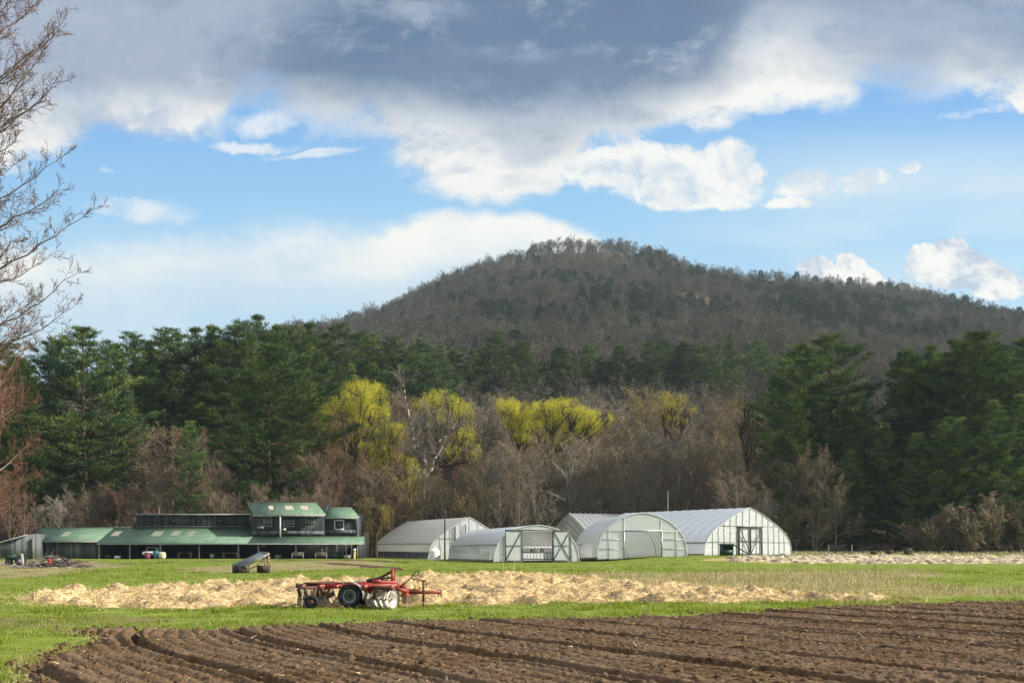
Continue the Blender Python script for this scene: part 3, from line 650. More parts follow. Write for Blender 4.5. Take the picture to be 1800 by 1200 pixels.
PINES = [  # px, top y, dist, kind, width
    (-60, 640, 176, 'C', 1.0), (38, 632, 172, 'H', 0.8), (105, 598, 188, 'C', 0.9), (150, 576, 182, 'C', 1.05), (196, 604, 190, 'A', 1.0), (234, 592, 198, 'B', 0.9), (262, 600, 204, 'A', 0.8),
    (292, 584, 200, 'B', 1.0), (322, 592, 207, 'G', 0.9), (345, 574, 203, 'E', 1.0), (378, 572, 200, 'A', 0.9), (405, 580, 205, 'G', 0.85), (428, 570, 201, 'B', 0.9), (456, 552, 206, 'E', 0.95),
    (484, 570, 208, 'A', 0.9), (474, 606, 170, 'C', 1.12), (440, 650, 176, 'H', 0.7), (333, 738, 158, 'D', 0.62), (512, 580, 210, 'B', 0.9), (545, 566, 212, 'E', 0.95),
    (572, 585, 214, 'A', 0.9), (600, 572, 216, 'G', 0.9), (632, 582, 214, 'E', 0.95), (655, 588, 222, 'A', 0.9), (690, 598, 218, 'B', 0.9), (715, 612, 222, 'G', 0.9), (742, 596, 220, 'A', 0.9),
    (772, 604, 224, 'E', 0.9), (800, 612, 222, 'A', 0.9), (828, 610, 226, 'D', 0.7), (872, 582, 224, 'E', 1.05), (912, 600, 222, 'A', 1.0), (850, 622, 230, 'A', 0.8), (930, 632, 230, 'B', 0.7),
    (985, 608, 226, 'A', 0.95), (1010, 636, 232, 'G', 0.8), (1035, 604, 228, 'E', 0.95), (1060, 638, 230, 'B', 0.9), (1090, 606, 228, 'E', 0.95), (1120, 642, 234, 'A', 0.85), (1145, 602, 230, 'B', 0.85),
    (1175, 622, 232, 'E', 0.95), (1205, 600, 230, 'A', 0.95), (1235, 608, 234, 'G', 0.9), (1283, 586, 300, 'E', 0.6), (1322, 602, 250, 'G', 0.9), (1345, 606, 255, 'E', 0.8),
    (1372, 660, 176, 'B', 0.6), (1412, 606, 166, 'C', 0.95), (1468, 592, 168, 'G', 1.0), (1400, 700, 160, 'H', 0.55), 
    (1522, 700, 160, 'D', 0.6), (1590, 622, 166, 'H', 0.85), (1640, 606, 178, 'A', 0.8), (1632, 640, 164, 'C', 0.8), (1672, 600, 168, 'F', 0.85), (1714, 584, 158, 'F', 0.95), (1760, 612, 166, 'H', 0.9),
    (1800, 596, 180, 'C', 1.0), (1832, 620, 164, 'F', 1.0), (1560, 740, 156, 'D', 0.7), (1610, 760, 153, 'D', 0.7), (1665, 735, 151, 'F', 0.62), (1500, 790, 155, 'D', 0.7), (1450, 820, 158, 'D', 0.7),
    (1745, 700, 148, 'D', 0.7), (1790, 690, 150, 'D', 0.8), (1890, 650, 160, 'F', 1.0),
    (15, 610, 192, 'B', 0.9), (660, 640, 200, 'A', 0.6), (618, 636, 196, 'D', 0.5), (790, 640, 210, 'A', 0.7), (1005, 640, 218, 'B', 0.7), (1150, 640, 220, 'A', 0.7), (900, 640, 214, 'D', 0.55)]
def clear_d(px, d):
    for _ in range(40):
        x = (px-900)/F*d
        if (-64 < x < -17 and d < 161) or (-27 < x < 1 and d < 167.5) or (6 < x < 30 and d < 172): d += 1.5
        else: break
    return d
def plant_pines():
    r = random.Random(4); made = []
    for (px, ty, d, k, w) in PINES:
        if 780 < px < 1362 and px != 1283: d += 95+(px*7 % 30); w *= 1.38
        elif 545 < px <= 780 and d > 212: d += 60+(px*7 % 25); w *= 1.2
        d = clear_d(px, d)
        x, y, z = at(px, d); h = EYE+(YH-ty)/F*d-z
        o = plant_tree('pine_tree', pine_proto(k), px, d, (h/28)**0.5*w*1.14, r.random()*6.28, sz=h/28.0)
        if px == 38: o.children[1].data = mesh_variant(PH[k][1], M['needles_light'])
        made.append((px, ty, d, o))
    zones = {}
    for q in made: zones.setdefault(where(q[0]), []).append(q)
    for zname, L in zones.items():
        L.sort(key=lambda q: q[0])
        for i, (px, ty, d, o) in enumerate(L):
            if px == 38: lab = 'light yellow-green conifer above the grey lean-to shed, paler than every other'
            elif px == 333: lab = 'short bushy evergreen rising straight behind the long dark upper storey of the barn'
            elif px == 474: lab = 'huge round evergreen with a bare lower trunk just left behind the barn upper roof'
            elif px == 1283: lab = 'small lone evergreen standing above the others on the brown slope'
            elif px == 1714: lab = 'broadest and tallest dark evergreen near the right edge of the field'
            else: lab = '%s from the left of the dark evergreens %s' % (ORD[i], zname)
            tag(o, lab, 'tree', 'dark evergreens along the back of the field')
plant_pines()

# ---- leafless trees of the forest edge
BH = {}
def bare_proto(k):
    if k not in BH:
        st, seed, h = {'w1': ('wide', 21, 20), 'w2': ('wide', 22, 20), 'w3': ('wide', 23, 20), 't1': ('tall', 24, 22), 't2': ('tall', 25, 22), 't3': ('tall', 26, 22), 'm1': ('multi', 27, 16), 'm2': ('multi', 28, 16),
                       'b1': ('bush', 29, 6), 'b2': ('bush', 30, 6)}[k]
        t, a, c = bare_meshes(seed, h, st)
        zt = max(q[0][2] for q in t.tips)
        BH[k] = proto('bare_'+k, a, c, M['bark'], M['twig_brown'])+(zt,)
    return BH[k]
TWN = {'brown': ('grey-brown', 'twig_brown', 'bark'), 'grey': ('pale grey', 'twig_grey', 'bark'), 'red': ('reddish budding', 'twig_red', 'bark'), 'olive': ('olive-yellow budding', 'twig_olive', 'bark')}
def place_bare(px, ty, d, k, tone, r, w=1.0, name='bare_tree'):
    d = clear_d(px, d); pr = bare_proto(k); x, y, z = at(px, d); h = EYE+(YH-ty)/F*d-z
    s = h/pr[2]
    return plant_tree(name, pr, px, d, s*w, r.random()*6.28, sz=s, cm=M[TWN[tone][1]])
def plant_bare():
    r = random.Random(9); made = []
    spec = [(1740, 862, 147, 'b1', 'brown', 1.1), (1695, 885, 147, 'b2', 'brown', 1.0), (1790, 875, 147, 'b1', 'brown', 0.9), (1640, 905, 147, 'b1', 'brown', 1.2)]
    spec += [(593, 718, 175, 'w1', 'red', 1.0), (560, 770, 170, 'w2', 'brown', 1.0), (690, 830, 168, 'm1', 'red', 1.1), (735, 850, 168, 'w3', 'brown', 1.1), (800, 815, 172, 'w1', 'red', 1.0), (835, 790, 176, 't2', 'brown', 1.2),
             (872, 768, 172, 'w2', 'grey', 1.0), (900, 775, 176, 't1', 'brown', 1.2), (935, 762, 172, 'w3', 'brown', 1.1), (970, 752, 176, 't3', 'olive', 1.3), (1000, 765, 172, 'm2', 'grey', 1.1), (1035, 755, 174, 'w1', 'brown', 1.1), (1070, 760, 176, 't2', 'grey', 1.2),
             (1170, 752, 170, 'w3', 'grey', 0.9), (1215, 742, 178, 'w2', 'brown', 1.0), (1300, 745, 168, 'w1', 'brown', 1.0), (1340, 735, 172, 't3', 'olive', 1.1), (655, 815, 170, 'm2', 'brown', 1.1)]
    kinds = ['w1', 'w2', 'w3', 't1', 't2', 't3', 'm1', 'm2']
    def tone_at(px):
        q = r.random()
        if px < 60: return 'red' if q < 0.4 else 'brown'
        if px < 280: return 'red' if q < 0.25 else ('brown' if q < 0.8 else 'grey')
        if px < 560: return 'brown' if q < 0.7 else ('red' if q < 0.9 else 'grey')
        if px < 760: return 'brown' if q < 0.5 else ('red' if q < 0.7 else 'olive')
        return 'brown' if q < 0.5 else ('grey' if q < 0.85 else 'olive')
    def tops(px):   # row where the leafless canopy tops out in the photo
        return np.interp(px, [0, 60, 150, 230, 300, 420, 520, 600, 700, 860, 1000, 1150, 1280, 1340, 1420, 1500, 1600, 1800], [700, 740, 745, 700, 700, 760, 730, 700, 690, 680, 690, 684, 694, 715, 760, 800, 820, 800])
    px = -40.0
    while px < 1370:          # back row
        ty = float(tops(px))+r.uniform(-12, 22); spec.append((px, ty, r.uniform(204, 218), r.choice(kinds[:6]), tone_at(px), 1.1)); px += r.uniform(20, 30)
    px = -30.0
    while px < 1420:          # middle row
        ty = float(tops(px))+r.uniform(25, 70); spec.append((px, ty, r.uniform(187, 200), r.choice(kinds), tone_at(px), 1.1)); px += r.uniform(20, 31)
    px = -20.0
    while px < 1480:          # front row
        ty = float(tops(px))+r.uniform(90, 150); spec.append((px, ty, r.uniform(151, 162), r.choice(kinds), tone_at(px), 1.05)); px += r.uniform(24, 38)
    for px, ty, d, t in [(1390, 770, 158, 'brown'), (1430, 775, 156, 'brown'), (1470, 830, 152, 'brown'), (1770, 640, 172, 'brown')]: spec.append((px, ty, d, 'w2', t, 0.9))
    for (px, ty, d, k, tone, w) in spec:
        o = place_bare(px, ty, d, k, tone, r, w); made.append((px, d, tone, k, o))
    zones = {}
    for q in made:
        row = 'front' if q[1] < 170 else ('middle' if q[1] < 193 else 'rear')
        if q[3][0] == 'b': row = 'low'
        zones.setdefault((where(q[0]), row, q[2]), []).append(q)
    for (z, row, tone), L in zones.items():
        L.sort(key=lambda q: q[0]); tn = TWN[tone][0]
        for i, q in enumerate(L):
            if row == 'low': lab = '%s rounded leafless bush at the foot of the evergreens %s' % (tn, z) if len(L) == 1 else '%s from left of the %s leafless bushes below the evergreens %s' % (ORD[i], tn, z)
            else:
                size = {'front': 'near', 'middle': 'midway', 'rear': 'hindmost'}[row]
                lab = ('%s %s leafless tree %s' % (size, tn, z)) if len(L) == 1 else '%s from left of the %s %s leafless trees %s' % (ORD[i], size, tn, z)
            tag(q[4], lab, 'bush' if row == 'low' else 'tree', 'bushes under the evergreens' if row == 'low' else 'leafless trees of the forest edge')
plant_bare()

# ---- willows: foliage masses (column, row, half-width, half-height in photo pixels) at the tree's distance
def plant_willow(px, d, forkrow, cl, seed, mat, label, name='willow_tree', group='yellow willows of the forest edge', dup=True, bark='bark_dark', **kw):
    r = random.Random(seed); k = d/F; x, y, z = at(px, d); W = []
    for (cx, cyy, rx, ry) in cl:
        for s_ in ((-1, 1) if dup else (0,)):
            W.append(((cx-px)*k*(1 if s_ <= 0 else 0.92), s_*rx*k*0.75+r.uniform(-.6, .6), EYE+(YH-cyy)*k-z+(0.3 if s_ > 0 else 0), rx*k, rx*k*0.9, ry*k))
    a, b = clump_tree(seed, (0, 0, 0), W, (r.uniform(-.4, .4), 0, EYE+(YH-forkrow)*k-z), **kw)
    o = empty(name, (x, y, z)); a.build('trunk', M[bark], o, True); b.build('crown', mat, o)
    return tag(o, label, 'tree', group)
plant_willow(622, 179, 800, [(640, 690, 44, 20), (600, 712, 34, 18), (655, 722, 30, 18), (575, 738, 26, 18), (628, 745, 30, 14), (600, 770, 26, 14)], 41, M['willow'], 'largest bright yellow-green willow, leftmost, behind the right end of the barn')
plant_willow(690, 174, 850, [(690, 752, 28, 9), (672, 785, 22, 18), (662, 812, 20, 20), (700, 815, 34, 16), (728, 822, 12, 14), (640, 790, 16, 12)], 42, M['willow'], 'low drooping bright yellow willow just left of the pale-limbed tree', hang=2.6)
plant_willow(768, 180, 820, [(762, 700, 22, 14), (790, 708, 28, 16), (815, 722, 22, 18), (820, 760, 20, 18), (800, 790, 16, 12), (832, 796, 14, 16), (740, 715, 18, 12), (770, 740, 26, 14)], 43, M['willow'], 'bright yellow willow with dark spreading limbs, right of the pale-limbed tree', dens=0.8)
plant_willow(915, 183, 800, [(893, 716, 24, 14), (918, 726, 20, 16), (928, 748, 18, 15), (902, 742, 20, 14), (915, 762, 14, 12)], 44, M['willow'], 'narrow bright yellow willow, left one of the adjoining pair')
plant_willow(960, 185, 800, [(962, 716, 30, 13), (990, 712, 26, 13), (1012, 724, 22, 12), (1045, 732, 26, 13), (1066, 738, 14, 10), (940, 730, 14, 12), (1030, 748, 26, 12), (975, 738, 26, 14), (1000, 752, 24, 12)], 45, M['willow'], 'wide flat-topped bright yellow willow, right one of the adjoining pair')
plant_willow(1182, 186, 800, [(1180, 704, 28, 14), (1165, 722, 20, 12), (1205, 722, 18, 12), (1182, 740, 26, 12)], 46, M['willow_dull'], 'dull yellow budding tree standing alone behind the clear hoop house', 'budding_tree', leaf=0.12, dens=1.2, hang=0.9)
plant_willow(538, 176, 870, [(560, 745, 24, 20), (530, 785, 26, 16), (575, 785, 28, 18), (545, 815, 26, 14), (600, 815, 24, 16), (585, 755, 22, 16), (520, 812, 22, 14)], 47, M['willow_dull'], 'dull olive-yellow willow at the left side of the largest bright one', leaf=0.12, dens=0.95, hang=2.6)
plant_willow(662, 149, 925, [(655, 885, 18, 12), (672, 895, 18, 16), (662, 915, 22, 16)], 48, M['willow_dull'], 'small drab weeping willow between the barn and grey ridged greenhouse', leaf=0.11, hang=3.0, dens=0.7)
plant_willow(1318, 170, 820, [(1310, 715, 18, 14), (1330, 740, 20, 16), (1300, 745, 16, 14)], 49, M['willow_dull'], 'thin straw-coloured budding tree left of the first big evergreen', 'budding_tree', leaf=0.09, dens=0.4, hang=0.8)
# pale-limbed tree in front of the willows
def plant_pale():
    d = 171; k = d/F; px = 740; x, y, z = at(px, d); a = MB(); c = MB(); r = np.random.RandomState(5)
    q = lambda X, Y, dy=0.0: np.array([(X-px)*k, dy, EYE+(YH-Y)*k-z])
    limbs = [([(742, 1000), (744, 870), (745, 835)], 0.36, 0.30), ([(745, 838), (748, 812), (742, 795), (738, 788)], 0.26, 0.16), ([(745, 838), (758, 828), (762, 808), (770, 800)], 0.24, 0.16),
             ([(738, 788), (728, 770), (728, 756), (740, 762)], 0.14, 0.05), ([(728, 792), (727, 770), (735, 764)], 0.15, 0.10), ([(728, 765), (718, 730), (712, 700), (708, 672)], 0.13, 0.04),
             ([(742, 795), (756, 786), (770, 778), (790, 762), (805, 740)], 0.15, 0.05), ([(745, 850), (732, 825), (730, 808), (736, 805)], 0.16, 0.06), ([(770, 800), (785, 770), (800, 752)], 0.13, 0.04), ([(735, 764), (752, 748), (762, 720)], 0.10, 0.03)]
    T = Tree(77); tk = MB(); limb_mbs = []
    for i, (L, r0, r1) in enumerate(limbs):
        dy = 0 if i == 0 else r.uniform(-1.2, 1.2)
        pts = np.array([q(X, Y, dy*min(1, j/2)) for j, (X, Y) in enumerate(L)]); tt = np.linspace(0, len(L)-1, 4*len(L)); pp = np.stack([np.interp(tt, np.arange(len(L)), pts[:, j]) for j in range(3)], 1); pp[1:-1] += r.normal(0, 0.05, (len(pp)-2, 3))
        a = MB() if i else tk
        if i: limb_mbs.append(a)
        a.tube(pp, np.linspace(r0, r1, len(pp)), 7)
        if i:
            for m in range(9):
                b0 = pp[r.randint(len(pp)//3, len(pp))]; T.branch(b0, unit(np.array([r.normal(0, .8), r.normal(0, .8), 0.8])), 3.2, 0.05, 1, [None, (6, 0.6, 0.5, 5, 0.12, 0.1), (5, 0.7, 0.5, 3, 0.16, 0.1), (0, 0, 0, 2, 0.2, 0)], (0, 0.05, 0.05, 0.03))
    for lv in (1, 2, 3):
        S = T.seg[lv]; c.tubes(np.array([s_[0] for s_ in S]), np.array([s_[1] for s_ in S]), np.maximum([s_[2] for s_ in S], 0.02), np.maximum([s_[3] for s_ in S], 0.015), 3)
    o = empty('pale_limbed_tree', (x, y, z)); tk.build('trunk', M['bark'], o, True); [l_.build('limb', M['bark_pale'], o, True) for l_ in limb_mbs]; c.build('crown', M['twig_grey'], o)
    tag(o, 'leafless tree with twisting white-barked limbs between the yellow willows', 'tree')
plant_pale()

# ---------------------------------------------------------------- the far wood on the hillside: one mass, scattered by geometry nodes
def gn_scatter(name, pts, idx, scl, rot, protos, kind='stuff'):
    """pts -> instances of protos[idx] (each a mesh object kept in an unlinked collection)"""
    col = bpy.data.collections.new(name+'_kinds')
    for i, me in enumerate(protos):
        o = bpy.data.objects.new('%s_%02d' % (name, i), me); col.objects.link(o)
    me = bpy.data.meshes.new(name); me.vertices.add(len(pts)); me.vertices.foreach_set('co', np.asarray(pts, np.float32).ravel())
    for nm, A, ty in (('idx', idx, 'INT'), ('scl', scl, 'FLOAT'), ('rot', rot, 'FLOAT')):
        a = me.attributes.new(nm, ty, 'POINT'); a.data.foreach_set('value', np.asarray(A, np.int32 if ty == 'INT' else np.float32))
    ob = link(name, me); tag(ob, kind=kind)
    ng = bpy.data.node_groups.new(name, 'GeometryNodeTree')
    ng.interface.new_socket('Geometry', in_out='INPUT', socket_type='NodeSocketGeometry'); ng.interface.new_socket('Geometry', in_out='OUTPUT', socket_type='NodeSocketGeometry')
    N = ng.nodes; L = ng.links; gi = N.new('NodeGroupInput'); go = N.new('NodeGroupOutput')
    iop = N.new('GeometryNodeInstanceOnPoints'); ci = N.new('GeometryNodeCollectionInfo'); ci.inputs['Collection'].default_value = col
    ci.inputs['Separate Children'].default_value = True; ci.inputs['Reset Children'].default_value = True
    def na(nm, ty):
        q = N.new('GeometryNodeInputNamedAttribute'); q.data_type = ty; q.inputs['Name'].default_value = nm
        return [s_ for s_ in q.outputs if s_.enabled and s_.name == 'Attribute'][0]
    L.new(gi.outputs[0], iop.inputs['Points']); L.new(ci.outputs[0], iop.inputs['Instance']); iop.inputs['Pick Instance'].default_value = True
    L.new(na('idx', 'INT'), iop.inputs['Instance Index']); L.new(na('scl', 'FLOAT'), iop.inputs['Scale'])
    cx = N.new('ShaderNodeCombineXYZ'); L.new(na('rot', 'FLOAT'), cx.inputs[2]); L.new(cx.outputs[0], iop.inputs['Rotation'])
    L.new(iop.outputs[0], go.inputs[0])
    md = ob.modifiers.new('scatter', 'NODES'); md.node_group = ng
    return ob
def merge(name, ta, tm, ca, cm):
    Va, Qa, Ta = ta.arrays(); Vc, Qc, Tc = ca.arrays(); b = MB(); b.add(Va, Qa, Ta); n1 = sum(len(q) for q in b.Q); b.add(Vc, Qc, Tc)
    nq = sum(len(q) for q in b.Q); me = b.mesh(name, tm); me.materials.append(cm)
    mi = np.zeros(len(me.polygons), np.int32); mi[n1:] = 1
    me.polygons.foreach_set('material_index', mi); return me
def far_bare(seed, h=14.0, tw=0.05, pale=False):
    t = Tree(seed); t.branch(np.array([0, 0, -1.0]), np.array([0, 0, 1.0]), h*0.9, 0.15, 0, [(13, 0.75, 0.46, 4, 0.04, 0.38), (9, 0.7, 0.5, 3, 0.13, 0.2), (6, 0.7, 0.6, 2, 0.2, 0.1), (0, 0, 0, 1, 0.2, 0)], (0.0, 0.10, 0.05, 0.03))
    a = tubes_of(t, (0, 1), 0.07, n=(4, 3, 3)); c = MB()
    for lv in (2, 3):
        S = t.seg[lv]; P0 = np.array([q[0] for q in S]); Dd = np.array([q[1] for q in S])-P0; quads(c, P0, Dd, np.linalg.norm(Dd, axis=1)*1.2, tw*2.2, t.r)
    return merge('far_bare', a, M['bark_far_pale'] if pale else M['bark_dark'], c, M['twig_far'])
def far_pine(seed, h=16.0):
    r = np.random.RandomState(seed); a = MB(); a.tube([[0, 0, -1], [0, 0, h*0.9]], [0.25, 0.05], 4); n = 900
    f = r.rand(n)**0.8; z = h*(0.18+0.82*f); R = 3.4*(1-f)**0.55+0.4; az = r.rand(n)*6.28; lay = np.round(z/1.1)*1.1; z = z*0.4+lay*0.6; q = R*np.sqrt(r.rand(n))
    P = np.stack([np.cos(az)*q, np.sin(az)*q, z], 1); D = np.stack([np.cos(az), np.sin(az), 0.3+0*az], 1)+r.normal(0, 0.4, (n, 3)); b = MB(); blades(b, P, D, 0.9+0.6*r.rand(n), 0.45, r)
    Va, Qa, Ta = a.arrays(); Vb, _, Tb = b.arrays(); me = mesh_np('far_pine', np.concatenate([Va, Vb]), Qa, Tb+len(Va), M['bark_dark']); me.materials.append(M['needles_far'])
    mi = np.ones(len(me.polygons), np.int32); mi[:len(Qa)] = 0; me.polygons.foreach_set('material_index', mi); return me
M['bark_far_pale'] = leaf_mat('bark_far_pale', [(0.22, 0.19, 0.16), (0.36, 0.32, 0.28)], 0, objvar=0.2)
def build_wood():
    r = np.random.RandomState(3); protos = [far_bare(60+i, 12+i*0.8) for i in range(5)]+[far_bare(70+i, 13+i, pale=True) for i in range(2)]+[far_pine(80+i, 10.5+1.2*i) for i in range(3)]
    P = []; y = 222.0
    while y < 1025:
        st = 5.2+y*0.0028; half = 0.52*y+35
        x = np.arange(-half, half, st); x = x+r.normal(0, st*0.3, len(x)); yy = y+r.normal(0, st*0.3, len(x)); P.append(np.stack([x, yy], 1)); y += st
    x = np.arange(-420, 560, 3.4); P.append(np.stack([x+r.normal(0, 1, len(x)), 1000+r.uniform(-4, 10, len(x))], 1))   # the crest
    P = np.concatenate(P); x, y = P[:, 0], P[:, 1]; z = H(x, y)-0.2; n = len(P)
    u = x/y; pz = (z-EYE)/y
    ev = fbm(x/55, y/70, 21, 3); pe = 0.07+0.62*sm(0.47, 0.56, ev)*sm(-0.16, 0.0, u)*sm(560, 680, y)*sm(990, 900, y)+0.12*sm(330, 230, y)
    isp = r.rand(n) < pe; pale = r.rand(n) < (0.10+0.5*sm(955, 990, y)); idx = np.where(isp, 7+r.randint(0, 3, n), np.where(pale, 5+r.randint(0, 2, n), r.randint(0, 5, n)))  # paler bark along the crest stands in for rim light
    scl = 0.75+0.5*r.rand(n); scl = scl*np.where(y > 985, 0.95, 1.0)*np.where(y < 400, 1.15, 1.0)
    gn_scatter('distant_wood', np.stack([x, y, z], 1), idx, scl, r.rand(n)*6.28, protos)
    print('wood', n)
build_wood()

# undergrowth along the foot of the forest, too tangled to count
def build_undergrowth():
    r = np.random.RandomState(8); protos = []
    for i in range(4):
        t, a, c = bare_meshes(90+i, 4.0, 'bush', tw=0.014)
        protos.append(merge('thicket', a, M['bark'], c, [M['twig_brown'], M['twig_red'], M['twig_grey'], M['twig_brown']][i]))
    n = 900; y = r.uniform(150, 215, n); x = r.uniform(-0.56, 0.56, n)*y
    keep = ~(((x > -64) & (x < -17) & (y < 160)) | ((x > -27) & (x < 1) & (y < 172)) | ((x > 6) & (x < 30) & (y < 171))); x, y = x[keep], y[keep]
    gn_scatter('undergrowth', np.stack([x, y, H(x, y)], 1), r.randint(0, 4, len(x)), 0.6+0.9*r.rand(len(x))*(0.7+0.3*(x < 40)), r.rand(len(x))*6.28, protos)
build_undergrowth()

# ---- haze: one closed box of even air round everything
def build_haze():
    b = MB(); b.box((0, 700, 185), (3400, 2400, 380)); o = b.build('haze'); tag(o, kind='stuff')
    m, g = new_mat('haze'); v = g.n('ShaderNodeVolumePrincipled'); v.inputs['Color'].default_value = (0.72, 0.88, 1.0, 1); v.inputs['Density'].default_value = 0.00012
    v.inputs['Anisotropy'].default_value = 0.2; g.links.new(v.outputs[0], g.out.inputs['Volume']); m.cycles.homogeneous_volume = True
    o.data.materials.append(m)
build_haze()

# ================================================================ buildings
def boards_mat(name, c1, c2, pitch=0.28, axis=0):
    """vertical weathered boards along the wall: tone per board, dark joints"""
    m, g = new_mat(name); p = g.n('ShaderNodeBsdfPrincipled'); p.inputs['Roughness'].default_value = 0.85; p.inputs['Specular IOR Level'].default_value = 0.2
    tc = g.n('ShaderNodeTexCoord').outputs['Object']; sp = g.n('ShaderNodeSeparateXYZ'); g.links.new(tc, sp.inputs[0])
    xx = g.m('ADD', sp.outputs[0], sp.outputs[1]) if axis == 0 else sp.outputs[axis]
    f = g.m('DIVIDE', xx, pitch); cell = g.m('FLOOR', f); fr = g.m('FRACT', f)
    wn = g.n('ShaderNodeTexWhiteNoise', noise_dimensions='1D'); g.set(wn.inputs['W'], cell)
    nz = g.noise(g.mapping(tc, (3, 3, 0.35)), 2.0, 5, 0.65)
    t = g.m('ADD', g.m('MULTIPLY', wn.outputs['Value'], 0.55), g.m('MULTIPLY', nz, 0.5))
    c = g.mix(g.ss(t, 0.25, 0.8), c1, c2)
    c = g.mix(g.m('MULTIPLY', g.ss(g.m('ABSOLUTE', g.m('SUBTRACT', fr, 0.5)), 0.44, 0.48), 0.7), c, tuple(q*0.3 for q in c1))
    g.set(p.inputs['Base Color'], c)
    b = g.n('ShaderNodeBump'); b.inputs['Strength'].default_value = 0.5; b.inputs['Distance'].default_value = 0.02; g.set(b.inputs['Height'], g.m('ADD', nz, g.ss(g.m('ABSOLUTE', g.m('SUBTRACT', fr, 0.5)), 0.48, 0.44)))
    g.links.new(b.outputs[0], p.inputs['Normal']); g.links.new(p.outputs[0], g.out.inputs[0]); return m
def roof_mat(name, c1, c2, pitch=0.23):
    m, g = new_mat(name); p = g.n('ShaderNodeBsdfPrincipled'); p.inputs['Roughness'].default_value = 0.5; p.inputs['Specular IOR Level'].default_value = 0.4
    tc = g.n('ShaderNodeTexCoord').outputs['Object']; sp = g.n('ShaderNodeSeparateXYZ'); g.links.new(tc, sp.inputs[0])
    nz = g.noise(g.mapping(tc, (0.4, 0.8, 0.8)), 1.0, 5, 0.65); streak = g.noise(g.mapping(tc, (3, 0.25, 0.25)), 1.0, 3, 0.6)
    c = g.mix(g.ss(g.m('ADD', g.m('MULTIPLY', nz, 0.5), g.m('MULTIPLY', streak, 0.5)), 0.32, 0.68), c1, c2)
    fr = g.m('FRACT', g.m('DIVIDE', sp.outputs[0], pitch*2)); rib = g.ss(g.m('ABSOLUTE', g.m('SUBTRACT', fr, 0.5)), 0.40, 0.47)
    sheet = g.ss(g.m('ABSOLUTE', g.m('SUBTRACT', g.m('FRACT', g.m('DIVIDE', sp.outputs[0], 0.92)), 0.5)), 0.47, 0.49)
    c = g.mix(g.m('MULTIPLY', sheet, 0.25), c, tuple(q*0.5 for q in c1))
    g.set(p.inputs['Base Color'], c)
    b = g.n('ShaderNodeBump'); b.inputs['Strength'].default_value = 0.6; b.inputs['Distance'].default_value = 0.03; g.set(b.inputs['Height'], rib); g.links.new(b.outputs[0], p.inputs['Normal'])
    g.links.new(p.outputs[0], g.out.inputs[0]); return m
M['wall_dark'] = boards_mat('wall_dark', (0.020, 0.026, 0.030), (0.060, 0.070, 0.074), 0.26)
M['wall_grey'] = boards_mat('wall_grey', (0.06, 0.070, 0.076), (0.15, 0.165, 0.17), 0.3)
M['roof_green'] = roof_mat('roof_green', (0.080, 0.155, 0.098), (0.150, 0.228, 0.155))
M['skylight'] = simple('skylight', (0.50, 0.42, 0.33), 0.4, var=0.1)
M['skylight_dull'] = simple('skylight_dull', (0.19, 0.26, 0.19), 0.4, col2=(0.27, 0.24, 0.19), scale=2.0)
M['trim'] = simple('trim', (0.30, 0.31, 0.30), 0.7, var=0.2, scale=4)
M['trim_white'] = simple('trim_white', (0.62, 0.64, 0.62), 0.6, var=0.12, scale=4)
M['post'] = simple('post', (0.26, 0.245, 0.215), 0.85, var=0.3, scale=5, stretch=(2, 2, 0.3))
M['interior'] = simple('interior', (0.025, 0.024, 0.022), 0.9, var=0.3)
def glass_mat():
    m, g = new_mat('window_glass'); p = g.n('ShaderNodeBsdfPrincipled'); p.inputs['Base Color'].default_value = (0.015, 0.02, 0.022, 1); p.inputs['Roughness'].default_value = 0.08; p.inputs['Specular IOR Level'].default_value = 0.6
    g.links.new(p.outputs[0], g.out.inputs[0]); return m
M['glass'] = glass_mat()
M['white_paint'] = simple('white_paint', (0.78, 0.78, 0.75), 0.4, var=0.08)
M['steel'] = simple('steel', (0.42, 0.43, 0.44), 0.4, 0.6, 0.5, 0.12)
M['dark_metal'] = simple('dark_metal', (0.05, 0.052, 0.055), 0.5, 0.5, 0.4, 0.2)
M['black'] = simple('black', (0.018, 0.018, 0.018), 0.7)
M['wood'] = simple('wood', (0.26, 0.19, 0.12), 0.85, var=0.3, scale=3, stretch=(1, 1, 4), bump=0.4)
M['wood_grey'] = simple('wood_grey', (0.22, 0.20, 0.18), 0.9, var=0.3, scale=3, bump=0.4)
M['wood_pale'] = simple('wood_pale', (0.62, 0.52, 0.33), 0.8, var=0.2, scale=3)
M['wood_dark'] = simple('wood_dark', (0.075, 0.058, 0.044), 0.9, var=0.3, scale=3, bump=0.4)
M['blue'] = simple('blue', (0.05, 0.19, 0.27), 0.6)
M['sack'] = simple('sack', (0.50, 0.47, 0.36), 0.9, var=0.2, scale=6, bump=0.5)
M['green_dark'] = simple('green_dark', (0.02, 0.06, 0.045), 0.6, var=0.3)
M['maroon'] = simple('maroon', (0.22, 0.05, 0.08), 0.8)
M['yellow'] = simple('yellow', (0.75, 0.58, 0.22), 0.6, var=0.1)
M['rubber'] = simple('rubber', (0.022, 0.022, 0.023), 0.85, var=0.3, scale=8)
M['red_paint'] = simple('red_paint', (0.34, 0.030, 0.028), 0.45, col2=(0.19, 0.045, 0.03), scale=3.5, spec=0.4)
M['orange'] = simple('orange', (0.75, 0.13, 0.05), 0.6, var=0.1)
M['rust'] = simple('rust', (0.13, 0.055, 0.03), 0.8, col2=(0.07, 0.04, 0.03), scale=6)
M['disc_steel'] = simple('disc_steel', (0.52, 0.50, 0.46), 0.42, 0.45, 0.5, col2=(0.27, 0.22, 0.16), scale=4)
